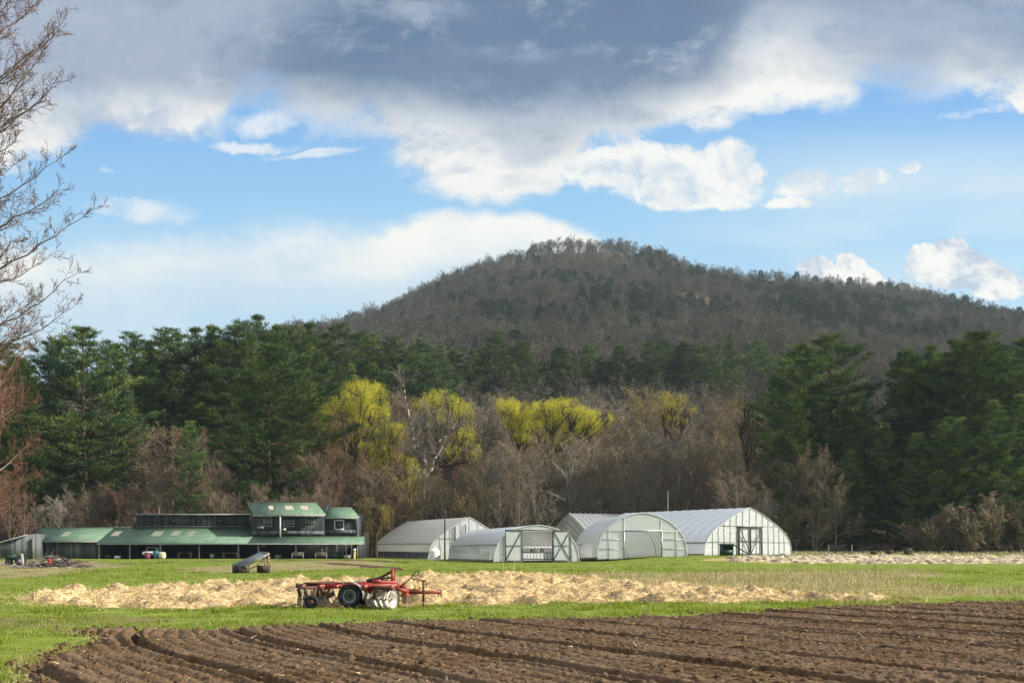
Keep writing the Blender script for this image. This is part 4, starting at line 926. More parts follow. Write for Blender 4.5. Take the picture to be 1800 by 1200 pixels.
M['disc_dull'] = simple('disc_dull', (0.34, 0.29, 0.22), 0.6, 0.3, 0.4, col2=(0.20, 0.14, 0.09), scale=5)
M['rim_grey'] = simple('rim_grey', (0.22, 0.25, 0.27), 0.5, 0.3)
M['panel'] = simple('panel', (0.10, 0.12, 0.13), 0.35, 0.2, 0.5, var=0.15)

BD = 141.0                                             # distance of the barn's front eave
bx = lambda px, d=BD+2: (px-900)/F*d
bz = lambda py, d: EYE+(YH-py)/F*d
def roof_slab(parent, name, x0, x1, y0, z0, y1, z1, mat, th=0.10, x0t=None, x1t=None):
    """sloping slab from the front edge (y0,z0) to the rear edge (y1,z1)"""
    x0t = x0 if x0t is None else x0t; x1t = x1 if x1t is None else x1t
    n = 24; b = MB(); A = []
    V = [(x0, y0, z0), (x1, y0, z0), (x1t, y1, z1), (x0t, y1, z1)]
    V += [(a, c, d-th) for a, c, d in V]
    b.add(V, [[0, 1, 2, 3], [7, 6, 5, 4], [0, 4, 5, 1], [1, 5, 6, 2], [2, 6, 7, 3], [3, 7, 4, 0]])
    return b.build(name, mat, parent)
def wall(parent, x0, x1, y, z0, z1, mat, t=0.12, name='wall'):
    b = MB(); b.box(((x0+x1)/2, y+t/2, (z0+z1)/2), (x1-x0, t, z1-z0)); return b.build(name, mat, parent)
def side_wall(parent, x, y0, y1, z0, z1f, z1b, mat, t=0.12):
    b = MB(); b.prism([(x-t/2, y0, z0), (x-t/2, y1, z0), (x-t/2, y1, z1b), (x-t/2, y0, z1f)], (t, 0, 0)); return b.build('wall', mat, parent)
def window(parent, x0, x1, y, z0, z1, frame_mat, nx=3, nz=4, fw=0.09, proud=0.05):
    """frame proud of the wall at y (front face), glass set behind the bars"""
    b = MB(); w = x1-x0; h = z1-z0; yc = y-proud/2-0.003
    b.box(((x0+x1)/2, yc, z0+fw/2), (w, proud, fw)); b.box(((x0+x1)/2, yc, z1-fw/2), (w, proud, fw))
    b.box((x0+fw/2, yc, (z0+z1)/2), (fw, proud, h-2*fw)); b.box((x1-fw/2, yc, (z0+z1)/2), (fw, proud, h-2*fw))
    f = b.build('window', frame_mat, parent)
    p = MB(); p.box(((x0+x1)/2, y-0.012, (z0+z1)/2), (w-2*fw, 0.012, h-2*fw)); p.build('pane', M['glass'], f)
    if nx > 1 or nz > 1:
        s_ = MB()
        for i in range(1, nx): s_.box((x0+fw+(w-2*fw)*i/nx, y-0.030, (z0+z1)/2), (0.03, 0.02, h-2*fw))
        for i in range(1, nz): s_.box(((x0+x1)/2, y-0.034, z0+fw+(h-2*fw)*i/nz), (w-2*fw, 0.02, 0.04 if i*2 != nz else 0.07))
        s_.build('sash_bars', frame_mat, f)
    return f

def build_barn():
    y0 = BD; yr = BD+6.0; o = empty('barn', (bx(355), y0+5, 0)); ox, oy = o.location.x, o.location.y
    # work in world coordinates, parts are shifted by the parent's inverse
    def fin():
        for c in o.children_recursive:
            if c.parent == o: c.location = (-ox, -oy, 0)
    ze = bz(953.5, y0); zr = bz(928, yr); zs = lambda y: ze+(zr-ze)*(y-y0)/(yr-y0)
    xL = bx(71, y0); x1 = bx(170, y0); x2 = bx(640, y0)
    # porch roof: three stretches
    yw = y0+0.9                                         # the left wing's eave stands a little further back
    roof_slab(o, 'roof', xL, x1-0.003, yw, zs(yw)+0.05, yr, zr+0.05, M['roof_green'], x0t=bx(72, yr))
    roof_slab(o, 'roof', x1, bx(436, y0), y0, ze, yr, zr, M['roof_green'])
    yt = BD+2.55
    roof_slab(o, 'roof', bx(436, y0)+0.003, x2, y0, ze, yt, zs(yt), M['roof_green'], x1t=bx(641, yt))
    rr = MB(); rr.beam((bx(72, yr), yr+0.05, zr+0.09), (bx(243, yr), yr+0.05, zr+0.09), 0.25, 0.08); rr.build('ridge_cap', M['roof_green'], o)
    roof_slab(o, 'roof', bx(72, yr), bx(243, yr), yr+0.01, zr-1.2, yr+7.2, zr-3.0, M['roof_green']).location = (0, 0, 0)
    f = MB(); f.box(((xL+x1)/2, yw-0.02, zs(yw)-0.14), (x1-xL, 0.035, 0.20)); f.box(((x1+x2)/2, y0-0.02, ze-0.16), (x2-x1, 0.035, 0.16)); f.build('fascia', M['trim'], o)
    # skylight patches, thin sheets a little proud of the slope
    sl = (zr-ze)/(yr-y0)
    for (a, b_, t0, t1) in [(105, 118, .40, .72), (137, 150, .35, .50), (193, 207, .45, .78), (264, 281, .45, .78), (298, 313, .48, .80), (325, 338, .42, .8)]:
        ya, yb = y0+6*t0, y0+6*t1; q = MB(); X0, X1 = bx(a, ya), bx(b_, ya); off = 0.05 if b_ < 160 else 0
        q.add([(X0, ya, zs(ya)+0.012+off), (X1, ya, zs(ya)+0.012+off), (X1, yb, zs(yb)+0.012+off), (X0, yb, zs(yb)+0.012+off)], [[0, 1, 2, 3]]); q.build('skylight', M['skylight_dull'], o)
    # ground-storey walls
    wall(o, xL+0.2, x1-0.1, y0+1.6, 0, zs(y0+1.6)-0.15, M['wall_grey']); side_wall(o, xL+0.14, y0+1.6, yr+5, 0, zs(y0+1.6)-0.15, zr-0.3, M['wall_grey']); side_wall(o, x1-0.04, y0+1.75, yr+4, 0, zs(y0+1.75)-0.15, zr-0.3, M['wall_dark'])
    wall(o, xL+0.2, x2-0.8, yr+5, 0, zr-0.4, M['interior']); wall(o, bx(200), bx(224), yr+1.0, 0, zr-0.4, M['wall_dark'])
    side_wall(o, x2-1.2, y0+3.2, yr+4.8, 0, 2.6, 2.6, M['wall_dark'])
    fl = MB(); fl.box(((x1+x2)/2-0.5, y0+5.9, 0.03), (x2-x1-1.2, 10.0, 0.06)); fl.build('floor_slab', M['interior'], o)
    for px in (174, 228, 282, 350, 419, 454, 520, 574, 628):
        x = bx(px, y0+0.25); wdt = 0.16 if px != 282 else 0.2; b = MB(); b.box((x, y0+0.3, (ze-0.2)/2), (wdt, wdt, ze-0.2))
        if px == 282: b.beam((x, y0+0.28, ze-0.35), (x+0.3, y0+0.28, ze-0.25), 0.1)
        if px in (574, 628): b.beam((x, y0+0.3, ze-0.75), (x+0.42, y0+0.3, ze-0.24), 0.08)
        b.build('porch_post', M['post'], o)
    for px in (566, 592, 608, 618):
        b = MB(); x = bx(px, y0+3); b.box((x, y0+3.0, 1.15), (0.09, 0.09, 2.3)); b.build('porch_post', M['post'], o)
    # long low upper storey
    ym = BD+6.0; zb = bz(926, ym)-0.25; zt = bz(905, ym); mx0 = bx(243, ym); mx1 = bx(437, ym)
    wall(o, mx0, mx1, ym+0.02, zb, zt, M['wall_dark']); side_wall(o, mx0-0.063, ym+0.02, ym+5, zb-0.5, zt, zt-0.2, M['wall_dark'])
    roof_slab(o, 'roof', mx0-0.25, mx1, ym-0.35, zt+0.12, ym+6, zt+0.35, M['trim'], 0.10)
    k = MB(); k.prism([(mx0-0.5, ym-0.15, zb+0.1), (mx0-0.07, ym-0.15, zb+0.1), (mx0-0.07, ym-0.15, zt)], (0, 0.1, 0)); k.build('rake_board', M['wall_dark'], o)
    tb = MB(); tb.box(((mx0+mx1)/2, ym-0.02, zb+0.32), (mx1-mx0-0.1, 0.04, 0.07)); tb.build('trim_board', M['trim'], o)
    for i, (a, b_) in enumerate([(274, 283), (298, 310), (342, 356), (378, 392)]): window(o, bx(a, ym), bx(b_, ym), ym+0.02, zb+0.75, zb+1.35, M['wall_dark'], 1, 1, 0.05)
    # two-storey end: taller block
    yf = BD+2.6; tz0 = bz(945, yf)-0.2; tz1 = bz(904.5, yf); tx0 = bx(444, yf); tx1 = bx(570, yf); yb_ = yf+7.5
    wall(o, tx0, tx1, yf, tz0, tz1, M['wall_dark']); side_wall(o, tx0-0.063, yf, yb_, 1.5, tz1, tz1+1.0, M['wall_dark']); side_wall(o, tx1-0.063, yf+0.13, yb_, 1.5, tz1, tz1+1.0, M['wall_dark'])
    g = MB(); yp = BD+5.8; zp = bz(883, yp)
    for xx in (tx0-0.123, tx1-0.003-0.12): g.prism([(xx, yf, tz1-0.02), (xx, yb_+1.5, tz1-0.02), (xx, yp, zp-0.15)], (0.12, 0, 0))
    g.build('gable', M['wall_dark'], o)
    ze1 = bz(903.5, yf-0.5); roof_slab(o, 'roof', bx(446, yf-.5), bx(573, yf-.5), yf-0.5, ze1, yp, zp, M['roof_green'], x0t=bx(434, yp), x1t=bx(555.5, yp)); roof_slab(o, 'roof', bx(434, yp), bx(555.5, yp), yp+0.01, zp-0.01, yp+4.5, zp-1.9, M['roof_green'])
    zs2 = lambda y: ze1+(zp-ze1)*(y-yf+0.5)/(yp-yf+0.5)
    for (a, b_) in [(471, 480), (500, 514), (527, 540)]:
        ya, yb2 = yf+0.9, yf+2.2; q = MB(); sh = -0.35
        q.add([(bx(a+3, ya), ya, zs2(ya)+0.012), (bx(b_+3, ya), ya, zs2(ya)+0.012), (bx(b_, yb2), yb2, zs2(yb2)+0.012), (bx(a, yb2), yb2, zs2(yb2)+0.012)], [[0, 1, 2, 3]]); q.build('skylight', M['skylight'], o)
    c = MB(); cx = bx(482, yf+.6); c.tube([(cx, yf+0.6, zs2(yf+.6)-0.1), (cx, yf+0.6, zs2(yf+.6)+0.65)], 0.06, 8, True); c.build('vent_pipe', M['dark_metal'], o)
    f = MB(); f.box(((bx(446, yf)+bx(573, yf))/2, yf-0.52, ze1-0.17), (bx(573, yf)-bx(446, yf), 0.035, 0.22)); f.build('fascia', M['trim'], o)
    W = lambda a, b_, c0, c1, mat, nx, nz: window(o, bx(a, yf), bx(b_, yf), yf, bz(c1, yf), bz(c0, yf), mat, nx, nz)
    W(463.5, 478, 908.5, 925, M['trim'], 3, 4); W(499, 517.5, 914.5, 925, M['trim'], 1, 2); W(537, 552.5, 908, 925, M['trim'], 3, 4)
    b = MB(); xx = bx(492.5, yf-0.45); b.box((xx, yf-0.45, (zs(yf-0.45)+ze1-0.2)/2), (0.18, 0.14, ze1-0.2-zs(yf-.45))); b.build('porch_post', M['trim_white'], o)
    b = MB(); b.box(((tx0+tx1)/2, yf-0.06, bz(936, yf)), (tx1-tx0, 0.10, 0.45)); b.build('skirt_board', M['wall_grey'], o)
    b = MB(); b.box((bx(459, yf), yf-0.32, bz(927, yf)), (0.85, 0.45, 0.30)); b.build('sign_box', M['wood_grey'], o)
    b = MB(); b.box((bx(501, yf), yf-0.2, bz(930, yf)), (0.32, 0.3, 0.25)); b.build('meter_box', M['white_paint'], o)
    # annex at its right
    ya = yf+0.5; ax0 = bx(570, ya)+0.01; ax1 = bx(628, ya); az1 = bz(909.5, ya)
    wall(o, ax0, ax1, ya, tz0, az1, M['wall_dark']); side_wall(o, ax1-0.063, ya+0.13, ya+6, 1.6, az1, az1+0.8, M['wall_dark'])
    ze2 = bz(908, ya-.4); yq = ya+2.9; zq = bz(891, yq); roof_slab(o, 'roof', bx(570, ya-.4), bx(632, ya-.4), ya-0.4, ze2, yq, zq, M['roof_green'], x0t=bx(566, yq), x1t=bx(617, yq)); roof_slab(o, 'roof', bx(566, yq), bx(617, yq), yq+0.01, zq-0.01, yq+4, zq-1.6, M['roof_green'])
    f = MB(); f.box(((bx(571, ya)+bx(631, ya))/2, ya-0.42, ze2-0.16), (bx(631, ya)-bx(572, ya), 0.035, 0.20)); f.build('fascia', M['trim'], o)
    window(o, bx(587.5, ya), bx(605, ya), ya, bz(930.5, ya), bz(913.5, ya), M['trim_white'], 1, 1, 0.14, 0.07)
    b = MB(); b.box(((ax0+ax1)/2, ya-0.06, bz(934, ya)), (ax1-ax0, 0.10, 0.45)); b.build('skirt_board', M['wall_grey'], o)
    b = MB(); b.tube([(ax1+0.1, ya-0.1, 2.2), (ax1+0.1, ya-0.1, az1)], 0.05, 6); b.build('downpipe', M['trim'], o)
    fin()
    tag(o, 'long dark weathered wooden barn with green metal roofs, open porch and two-storey end', 'barn')
build_barn()

def put(o, label, cat, group=None): return tag(o, label, cat, group)
def build_porch_things():
    y = BD+1.4
    # white pickup truck
    t = empty('pickup_truck', (bx(267, y), y+0.4, 0.06), -PI/2); b = MB()
    b.prism([(-2.3, -0.85, 0.45), (2.3, -0.85, 0.45), (2.3, -0.85, 0.95), (0.9, -0.85, 1.0), (-2.3, -0.85, 1.0)], (0, 1.7, 0)); b.build('body', M['white_paint'], t)
    b = MB(); b.prism([(-0.9, -0.78, 1.003), (0.85, -0.78, 1.003), (0.5, -0.78, 1.6), (-0.75, -0.78, 1.6)], (0, 1.56, 0)); b.build('cab', M['white_paint'], t)
    b = MB(); b.prism([(-0.68, -0.79, 1.08), (0.6, -0.79, 1.08), (0.40, -0.79, 1.50), (-0.60, -0.79, 1.50)], (0, 0.01, 0)); b.build('window', M['glass'], t)
    b = MB(); b.add([(0.825, -0.66, 1.07), (0.825, 0.66, 1.07), (0.565, 0.62, 1.52), (0.565, -0.62, 1.52)], [[0, 1, 2, 3]]); b.build('windscreen', M['glass'], t)
    b = MB(); b.box((2.32, 0, 0.72), (0.03, 1.0, 0.22)); b.box((2.34, 0, 0.48), (0.07, 1.72, 0.12)); b.build('grille', M['dark_metal'], t)
    for sy in (-0.66, 0.66): b = MB(); b.box((2.32, sy, 0.74), (0.03, 0.24, 0.18)); b.build('headlight', M['trim_white'], t)
    for sx in (-1.45, 1.45):
        for sy in (-0.86, 0.70):
            w = MB(); w.disc((sx, sy+0.08, 0.36), (0, 1, 0), 0.36, 0.2, 20, 0.16); wh = w.build('wheel', M['rubber'], t); w = MB(); w.disc((sx, sy+0.08, 0.36), (0, 1, 0), 0.16, 0.17, 14, 0); w.build('rim', M['steel'], wh)
    t.scale = (0.85, 0.86, 0.92)
    put(t, 'small white pickup truck parked in the dark barn porch', 'truck')
    b = MB(); b.tube([(0, 0, 0), (0, 0, .25), (0, 0, .75), (0, 0, 1.05)], [.27, .30, .30, .26], 12, True); o = b.build('barrel', M['blue'], loc=(bx(281.5, y), BD-0.1, 0)); put(o, 'blue barrel beside the second-left barn post', 'barrel')
    b = MB(); b.box((0, 0, 0.34), (0.45, 0.45, 0.68)); b.box((0.0, 0, 0.70), (0.36, 0.36, 0.06)); o = b.build('crate', M['maroon'], loc=(bx(273, y), BD-1.6, 0)); put(o, 'maroon crate standing in front of the white pickup', 'crate')
    r = np.random.RandomState(2); b = MB()
    th, ph = np.meshgrid(np.linspace(0, 2*PI, 20), np.linspace(0, PI, 10), indexing='ij'); rr = 1+0.12*np.sin(th*3)*np.sin(ph)
    sq = lambda v, p: np.sign(v)*np.abs(v)**p
    b.grid(0.42*rr*sq(np.cos(th), .5)*sq(np.sin(ph), .5), 0.42*rr*sq(np.sin(th), .5)*sq(np.sin(ph), .5), 0.45+0.45*sq(np.cos(ph), .6)*(1+0.05*np.cos(th*2)))
    o = b.build('bulk_sack', M['sack'], smooth=True, loc=(bx(292, y), BD-0.3, 0)); put(o, 'bulging cream bulk sack on the ground beside the blue barrel', 'sack')
    def table(px, w, lab, mat='wood_grey', h=0.72, yy=BD+1.0):
        t = empty('work_table', (bx(px, yy), yy, 0.06)); b = MB(); b.box((0, 0, h), (w, 0.8, 0.06)); b.build('table_top', M[mat], t)
        for sx in (-1, 1):
            for sy in (-1, 1):
                l = MB(); l.box((sx*(w/2-0.08), sy*0.32, (h-0.03)/2), (0.08, 0.08, h-0.03)); l.build('leg', M[mat], t)
        return put(t, lab, 'table', 'tables in the barn porch')
    table(325, 1.7, 'grey work table in the porch just right of the cream bulk sack'); table(405, 1.9, 'grey work table in the porch left of the slanted panel frame')
    # garden benches
    for px, lab in ((524, 'pale slatted bench in the porch in front of the middle post'), (565, 'pale slatted bench in the porch near the right-hand posts')):
        t = empty('bench', (bx(px, BD+0.2), BD-0.1, 0)); b = MB()
        for i in range(4): b.box((0, -0.18+i*0.12, 0.43), (1.35, 0.09, 0.03))
        b.build('seat', M['post'], t); b = MB()
        for i in range(3): b.box((0, 0.26, 0.56+i*0.13), (1.35, 0.03, 0.09))
        b.build('backrest', M['post'], t)
        for sx in (-1, 1):
            for sy in (-0.18, 0.24): l = MB(); l.box((sx*0.7, sy, 0.42 if sy > 0 else 0.3), (0.07, 0.06, 0.84 if sy > 0 else 0.6)); l.build('leg', M['post'], t)
            a = MB(); a.box((sx*0.7, 0.0, 0.63), (0.08, 0.5, 0.04)); a.build('armrest', M['post'], t)
        put(t, lab, 'bench', 'benches in the barn porch')
    for px, w, h, mat, nm, lab, cat in [(589, 1.3, 0.8, 'green_dark', 'storage_bin', 'grey-green storage bin under the right end of the porch', 'bin'),
                                        (207, 0.7, 0.35, 'white_paint', 'feed_box', 'low white box on the porch floor left of the pickup', 'box'), (190, 0.6, 0.5, 'green_dark', 'storage_bin', 'small dark bin by the leftmost barn post', 'bin'),
                                        (373, 0.45, 0.6, 'trim', 'feed_box', 'light box standing on the porch floor under the shaded roof', 'box'), (610, 0.8, 0.45, 'trim', 'feed_box', 'pale low box near the right end of the porch', 'box'),
                                        (489, 0.7, 0.45, 'wood_grey', 'feed_box', 'weathered low box right of the slanted panel frame', 'box')]:
        b = MB(); b.box((0, 0, h*0.46), (w, 0.6, h*0.92)); b.box((0, 0, h*0.96), (w+0.06, 0.66, h*0.08)); o = b.build(nm, M[mat], loc=(bx(px, BD+0.9), BD+0.9, 0.06)); put(o, lab, cat)
    # leaning boards at the right end
    b = MB(); b.beam((0, 0, 0), (0.35, 0.3, 1.5), 0.25, 0.04); o = b.build('leaning_plank', M['wood_grey'], loc=(bx(599, BD+1), BD+1.2, 0.06)); put(o, 'weathered plank leaning in the porch right of the grey-green bin', 'plank')
    # yellow post with white cap
    x, yy = PX(623, 139.5); t = empty('marker_post', (x, yy, 0)); b = MB(); b.tube([(0, 0, 0), (0.02, 0, 1.0)], [0.12, 0.14], 12, True); b.build('shaft', M['yellow'], t)
    b = MB(); b.tube([(0.02, 0, 1.06), (0.02, 0, 1.12), (0.02, 0, 1.26), (0.02, 0, 1.34), (0.02, 0, 1.36)], [0.10, 0.17, 0.17, 0.10, 0.01], 12); b.build('cap', M['white_paint'], t)
    put(t, 'short yellow post with a white round cap by the right end of the barn', 'post')
    # lean-to at the left
    yl = 139.0; t = empty('lean_to_shed', (bx(20, yl), yl, 0)); X = lambda px: bx(px, yl)-bx(20, yl); Z = lambda py: bz(py, yl)
    b = MB(); b.prism([(X(-60), 0, 0), (X(57), 0, 0), (X(57), 0, Z(938)), (X(-60), 0, Z(972))], (0, 0.12, 0)); b.build('wall', M['wall_grey'], t)
    b = MB(); b.prism([(X(57)-0.12, 0.125, 0), (X(57)-0.12, 4, 0), (X(57)-0.12, 4, Z(938)), (X(57)-0.12, 0.125, Z(938))], (0.12, 0, 0)); b.build('wall', M['wall_grey'], t)
    b = MB(); b.add([(X(-62), -0.3, Z(972)+0.02), (X(46), -0.3, Z(941)+0.02), (X(46), 4, Z(941)+0.02), (X(-62), 4, Z(972)+0.02), (X(-62), -0.3, Z(972)+0.12), (X(46), -0.3, Z(941)+0.12), (X(46), 4, Z(941)+0.12), (X(-62), 4, Z(972)+0.12)], BOXQ); b.build('roof', M['trim'], t)
    b = MB(); b.box((X(58.5), -0.08, Z(945)/2), (0.14, 0.14, Z(945))); b.build('corner_post', M['post'], t)
    put(t, 'grey board lean-to shed with a sloping roof left of the barn', 'shed')
build_porch_things()

# ---------------------------------------------------------------- greenhouses
def film_mat(name, col, trans, clear, gloss=0.15, dirt=0.2):
    m, g = new_mat(name); tc = g.n('ShaderNodeTexCoord').outputs['Object']; nz = g.noise(g.mapping(tc, (0.5, 0.35, 0.5)), 1.0, 5, 0.6)
    c = g.mix(g.m('MULTIPLY', g.ss(nz, 0.35, 0.75), dirt*2), col, tuple(q*0.62 for q in col))
    d = g.n('ShaderNodeBsdfDiffuse'); g.set(d.inputs['Color'], c); t = g.n('ShaderNodeBsdfTranslucent'); g.set(t.inputs['Color'], c)
    a = g.n('ShaderNodeMixShader'); a.inputs[0].default_value = trans; g.links.new(d.outputs[0], a.inputs[1]); g.links.new(t.outputs[0], a.inputs[2])
    tr = g.n('ShaderNodeBsdfTransparent'); b = g.n('ShaderNodeMixShader'); b.inputs[0].default_value = clear; g.links.new(a.outputs[0], b.inputs[1]); g.links.new(tr.outputs[0], b.inputs[2])
    gl = g.n('ShaderNodeBsdfGlossy'); gl.inputs['Roughness'].default_value = 0.38; gl.inputs['Color'].default_value = (0.96, 0.98, 1, 1)
    fr = g.n('ShaderNodeFresnel'); fr.inputs['IOR'].default_value = 1.35
    bp = g.n('ShaderNodeBump'); bp.inputs['Strength'].default_value = 0.5; bp.inputs['Distance'].default_value = 0.15; g.set(bp.inputs['Height'], g.noise(g.mapping(tc, (1.2, 0.8, 1.2)), 1.5, 3, 0.5)); g.links.new(bp.outputs[0], gl.inputs['Normal'])
    e = g.n('ShaderNodeMixShader'); g.set(e.inputs[0], g.m('ADD', g.m('MULTIPLY', fr.outputs[0], 0.6), gloss*0.5, clamp=True)); g.links.new(b.outputs[0], e.inputs[1]); g.links.new(gl.outputs[0], e.inputs[2])
    g.links.new(e.outputs[0], g.out.inputs[0]); return m
M['film_white'] = film_mat('film_white', (0.94, 0.972, 1.0), 0.58, 0.14, 0.85, 0.02)
M['film_grey'] = film_mat('film_grey', (0.90, 0.89, 0.85), 0.60, 0.16, 0.30, 0.18)
M['film_clear'] = film_mat('film_clear', (0.97, 0.98, 0.99), 0.60, 0.60, 0.50, 0.04)
M['film_glassy'] = film_mat('film_glassy', (0.90, 0.94, 0.98), 0.5, 0.70, 0.45, 0.06)
M['film_haze'] = film_mat('film_haze', (0.93, 0.965, 1.0), 0.60, 0.24, 0.45, 0.04)
M['film_end'] = film_mat('film_end', (0.93, 0.965, 1.0), 0.60, 0.15, 0.45, 0.04)
M['bounce_floor'] = simple('bounce_floor', (0.74, 0.73, 0.70), 0.9, col2=(0.52, 0.49, 0.43), scale=0.8)  # pale floor colour added to bounce light up into the film
M['hoop'] = simple('hoop', (0.34, 0.37, 0.39), 0.45, 0.5, 0.4)
M['frame_dark'] = simple('frame_dark', (0.085, 0.085, 0.085), 0.8, var=0.3)
PROF = {'round': [(1, 0), (.985, .22), (.93, .44), (.83, .62), (.68, .78), (.50, .89), (.30, .96), (.12, .99), (0, 1)],
        'gothic': [(1, 0), (.995, .22), (.95, .42), (.86, .58), (.72, .73), (.55, .845), (.36, .93), (.16, .985), (0, 1)],
        'ridge': [(1, 0), (.985, .20), (.93, .36), (.82, .49), (.66, .62), (.44, .77), (.22, .90), (0, 1)],
        'steep': [(1, 0), (.97, .24), (.90, .40), (.70, .56), (.45, .74), (.20, .89), (0, 1)]}
def greenhouse(label, near, far, w, h, prof, film, end_film, nrib, side=None, door=None, studs=(), girts=(), end_gap=None, base_z=None, far_end=True, name='greenhouse', roof_from=None, hoop_out=False):
    """near, far: ground centres of the two ends. Local frame: x across, y along from near to far."""
    n = np.array(near[:2]); f_ = np.array(far[:2]); L = np.linalg.norm(f_-n); a = (f_-n)/L; rz = math.atan2(a[1], a[0])-PI/2
    z0 = near[2] if len(near) > 2 else Hs(*n); z1 = far[2] if len(far) > 2 else Hs(*f_)
    o = empty(name, (n[0], n[1], z0), rz); gz = lambda y: (z1-z0)*y/L-0.05
    pr = PROF[prof]; ss_ = [p[0]*w/2 for p in pr]; zz = [p[1]*h for p in pr]
    full = [(-s_, z) for s_, z in zip(ss_, zz)]+[(s_, z) for s_, z in list(zip(ss_, zz))[::-1][1:]]
    # refine
    P = np.array(full); tt = np.linspace(0, len(P)-1, 4*(len(P)-1)+1); P = np.stack([np.interp(tt, np.arange(len(P)), P[:, 0]), np.interp(tt, np.arange(len(P)), P[:, 1])], 1)
    K = np.ones(5)/5; Pe = np.pad(P, ((2, 2), (0, 0)), 'edge'); Ps = np.stack([np.convolve(Pe[:, 0], K, 'valid'), np.convolve(Pe[:, 1], K, 'valid')], 1)
    if prof in ('ridge', 'steep', 'gothic'):
        mid = len(P)//2; Ps[mid-1:mid+2] = P[mid-1:mid+2]
    P = Ps; P[0] = full[0]; P[-1] = full[-1]
    top = lambda s_: np.interp(abs(s_), ss_[::-1], zz[::-1])
    # cover
    zc = roof_from or 0.0; Q = P[P[:, 1] >= zc-1e-6] if zc else P
    ny = nrib*4+1; ys = np.linspace(0, L, ny); X = np.repeat(Q[:, 0][None], ny, 0); Z = np.repeat(Q[:, 1][None], ny, 0); sag = 1-0.010*(np.arange(ny) % 4 == 2)-0.006*(np.arange(ny) % 2 == 1)
    X = X*1.004*sag[:, None]; Z = Z*1.004*sag[:, None]+np.array([gz(y) for y in ys])[:, None]; b = MB(); b.grid(X, np.repeat(ys[:, None], Q.shape[0], 1), Z); b.build('roof_cover', film, o, True)
    if zc:       # side walls below the cover: (strip z0,z1,material) per side
        for sgn in (-1, 1):
            for (za, zb2, mt) in side:
                n2 = 12; b = MB(); zg = np.linspace(za, zb2, 4); sx = np.interp(zg, zz, ss_)*sgn
                yy = np.linspace(0, L, ny); XX = np.repeat(sx[None], ny, 0)*(0.997 if zb2 < zc else 1.0); ZZ = np.repeat(zg[None], ny, 0)+np.array([gz(y) for y in yy])[:, None]
                b.grid(XX, np.repeat(yy[:, None], 4, 1), ZZ); b.build('side_curtain' if za > 0.3 else 'side_wall', mt, o, True)
        rl = MB(); rw = np.interp(zc, zz, ss_)
        for sgn in (-1, 1): rl.tube([(sgn*rw*1.01, 0, zc+gz(0)), (sgn*rw*1.01, L, zc+gz(L))], 0.06, 6)
        rl.build('eave_rail', M['trim'], o)
    fl = MB(); nf = 8; Xf = np.array([[-w/2*0.97, w/2*0.97]]*(nf+1)); Yf = np.repeat(np.linspace(0.1, L-0.1, nf+1)[:, None], 2, 1); fl.grid(Xf, Yf, np.array([[gz(y)+0.10]*2 for y in np.linspace(0, L, nf+1)])); fl.build('floor', M['bounce_floor'], o)
    # hoops
    for i in range(nrib+1):
        y = L*i/nrib; hb = MB(); pp = np.stack([P[:, 0]*0.990, np.full(len(P), y), P[:, 1]*0.990+gz(y)], 1); hb.tube(pp*([1.014, 1, 1.014] if hoop_out else [1, 1, 1]), (0.06 if hoop_out else 0.035) if 0 < i < nrib else 0.05, 5); hb.build('hoop', M['trim_white'] if hoop_out else M['hoop'], o, True)
    pu = MB(); pu.tube([(0, 0.05, h*0.98), (0, L-0.05, h*0.98+gz(L))], 0.035, 5)
    pu.build('ridge_pole', M['hoop'], o)
    # end walls: strips under the arch with a doorway left out
    def end(y, dr, nm='end_wall'):
        b = MB(); xs = sorted(set(list(np.linspace(-w/2*0.99, w/2*0.99, 41))+([dr[0], dr[1]] if dr else []))); g0 = gz(y)
        for x0_, x1_ in zip(xs[:-1], xs[1:]):
            mid = (x0_+x1_)/2; lo = dr[2] if dr and dr[0] < mid < dr[1] else 0.0; lo0 = min(lo, top(x0_)*0.98); lo1 = min(lo, top(x1_)*0.98)
            b.add([(x0_, y, lo0+g0), (x1_, y, lo1+g0), (x1_, y, top(x1_)*0.985+g0), (x0_, y, top(x0_)*0.985+g0)], [[0, 1, 2, 3]])
        return b.build(nm, end_film, o)
    end(-0.02, door[:3] if door else None)
    if far_end: end(L-0.02, None)
    fr = MB()
    for x in studs:
        hi = top(x)*0.975; lo = door[2] if door and door[0] < x < door[1] else 0.0
        if hi > lo: fr.beam((x, -0.07, lo), (x, -0.07, hi), 0.042, 0.05)
    for z in girts:
        wx = np.interp(z, zz, ss_)*0.98
        if door and z < door[2]: fr.beam((-wx, -0.075, z), (door[0], -0.075, z), 0.05, 0.05, (0, 1, 0)); fr.beam((door[1], -0.075, z), (wx, -0.075, z), 0.05, 0.05, (0, 1, 0))
        else: fr.beam((-wx, -0.075, z), (wx, -0.075, z), 0.05, 0.05, (0, 1, 0))
    if studs or girts: fr.build('end_frame', M['hoop'], o)
    ea = MB(); ea.tube(np.stack([P[:, 0], np.full(len(P), -0.08), P[:, 1]-0.05], 1), 0.04, 5); ea.build('end_arch', M['trim_white'], o, True)
    bb = MB()
    for sgn in (-1, 1): bb.beam((sgn*w/2*1.004, 0, 0.10+gz(0)), (sgn*w/2*1.004, L, 0.10+gz(L)), 0.05, 0.25)
    bb.build('baseboard', M['wood_grey'], o)
    return tag(o, label, 'greenhouse', 'greenhouses in a row beyond the field'), top
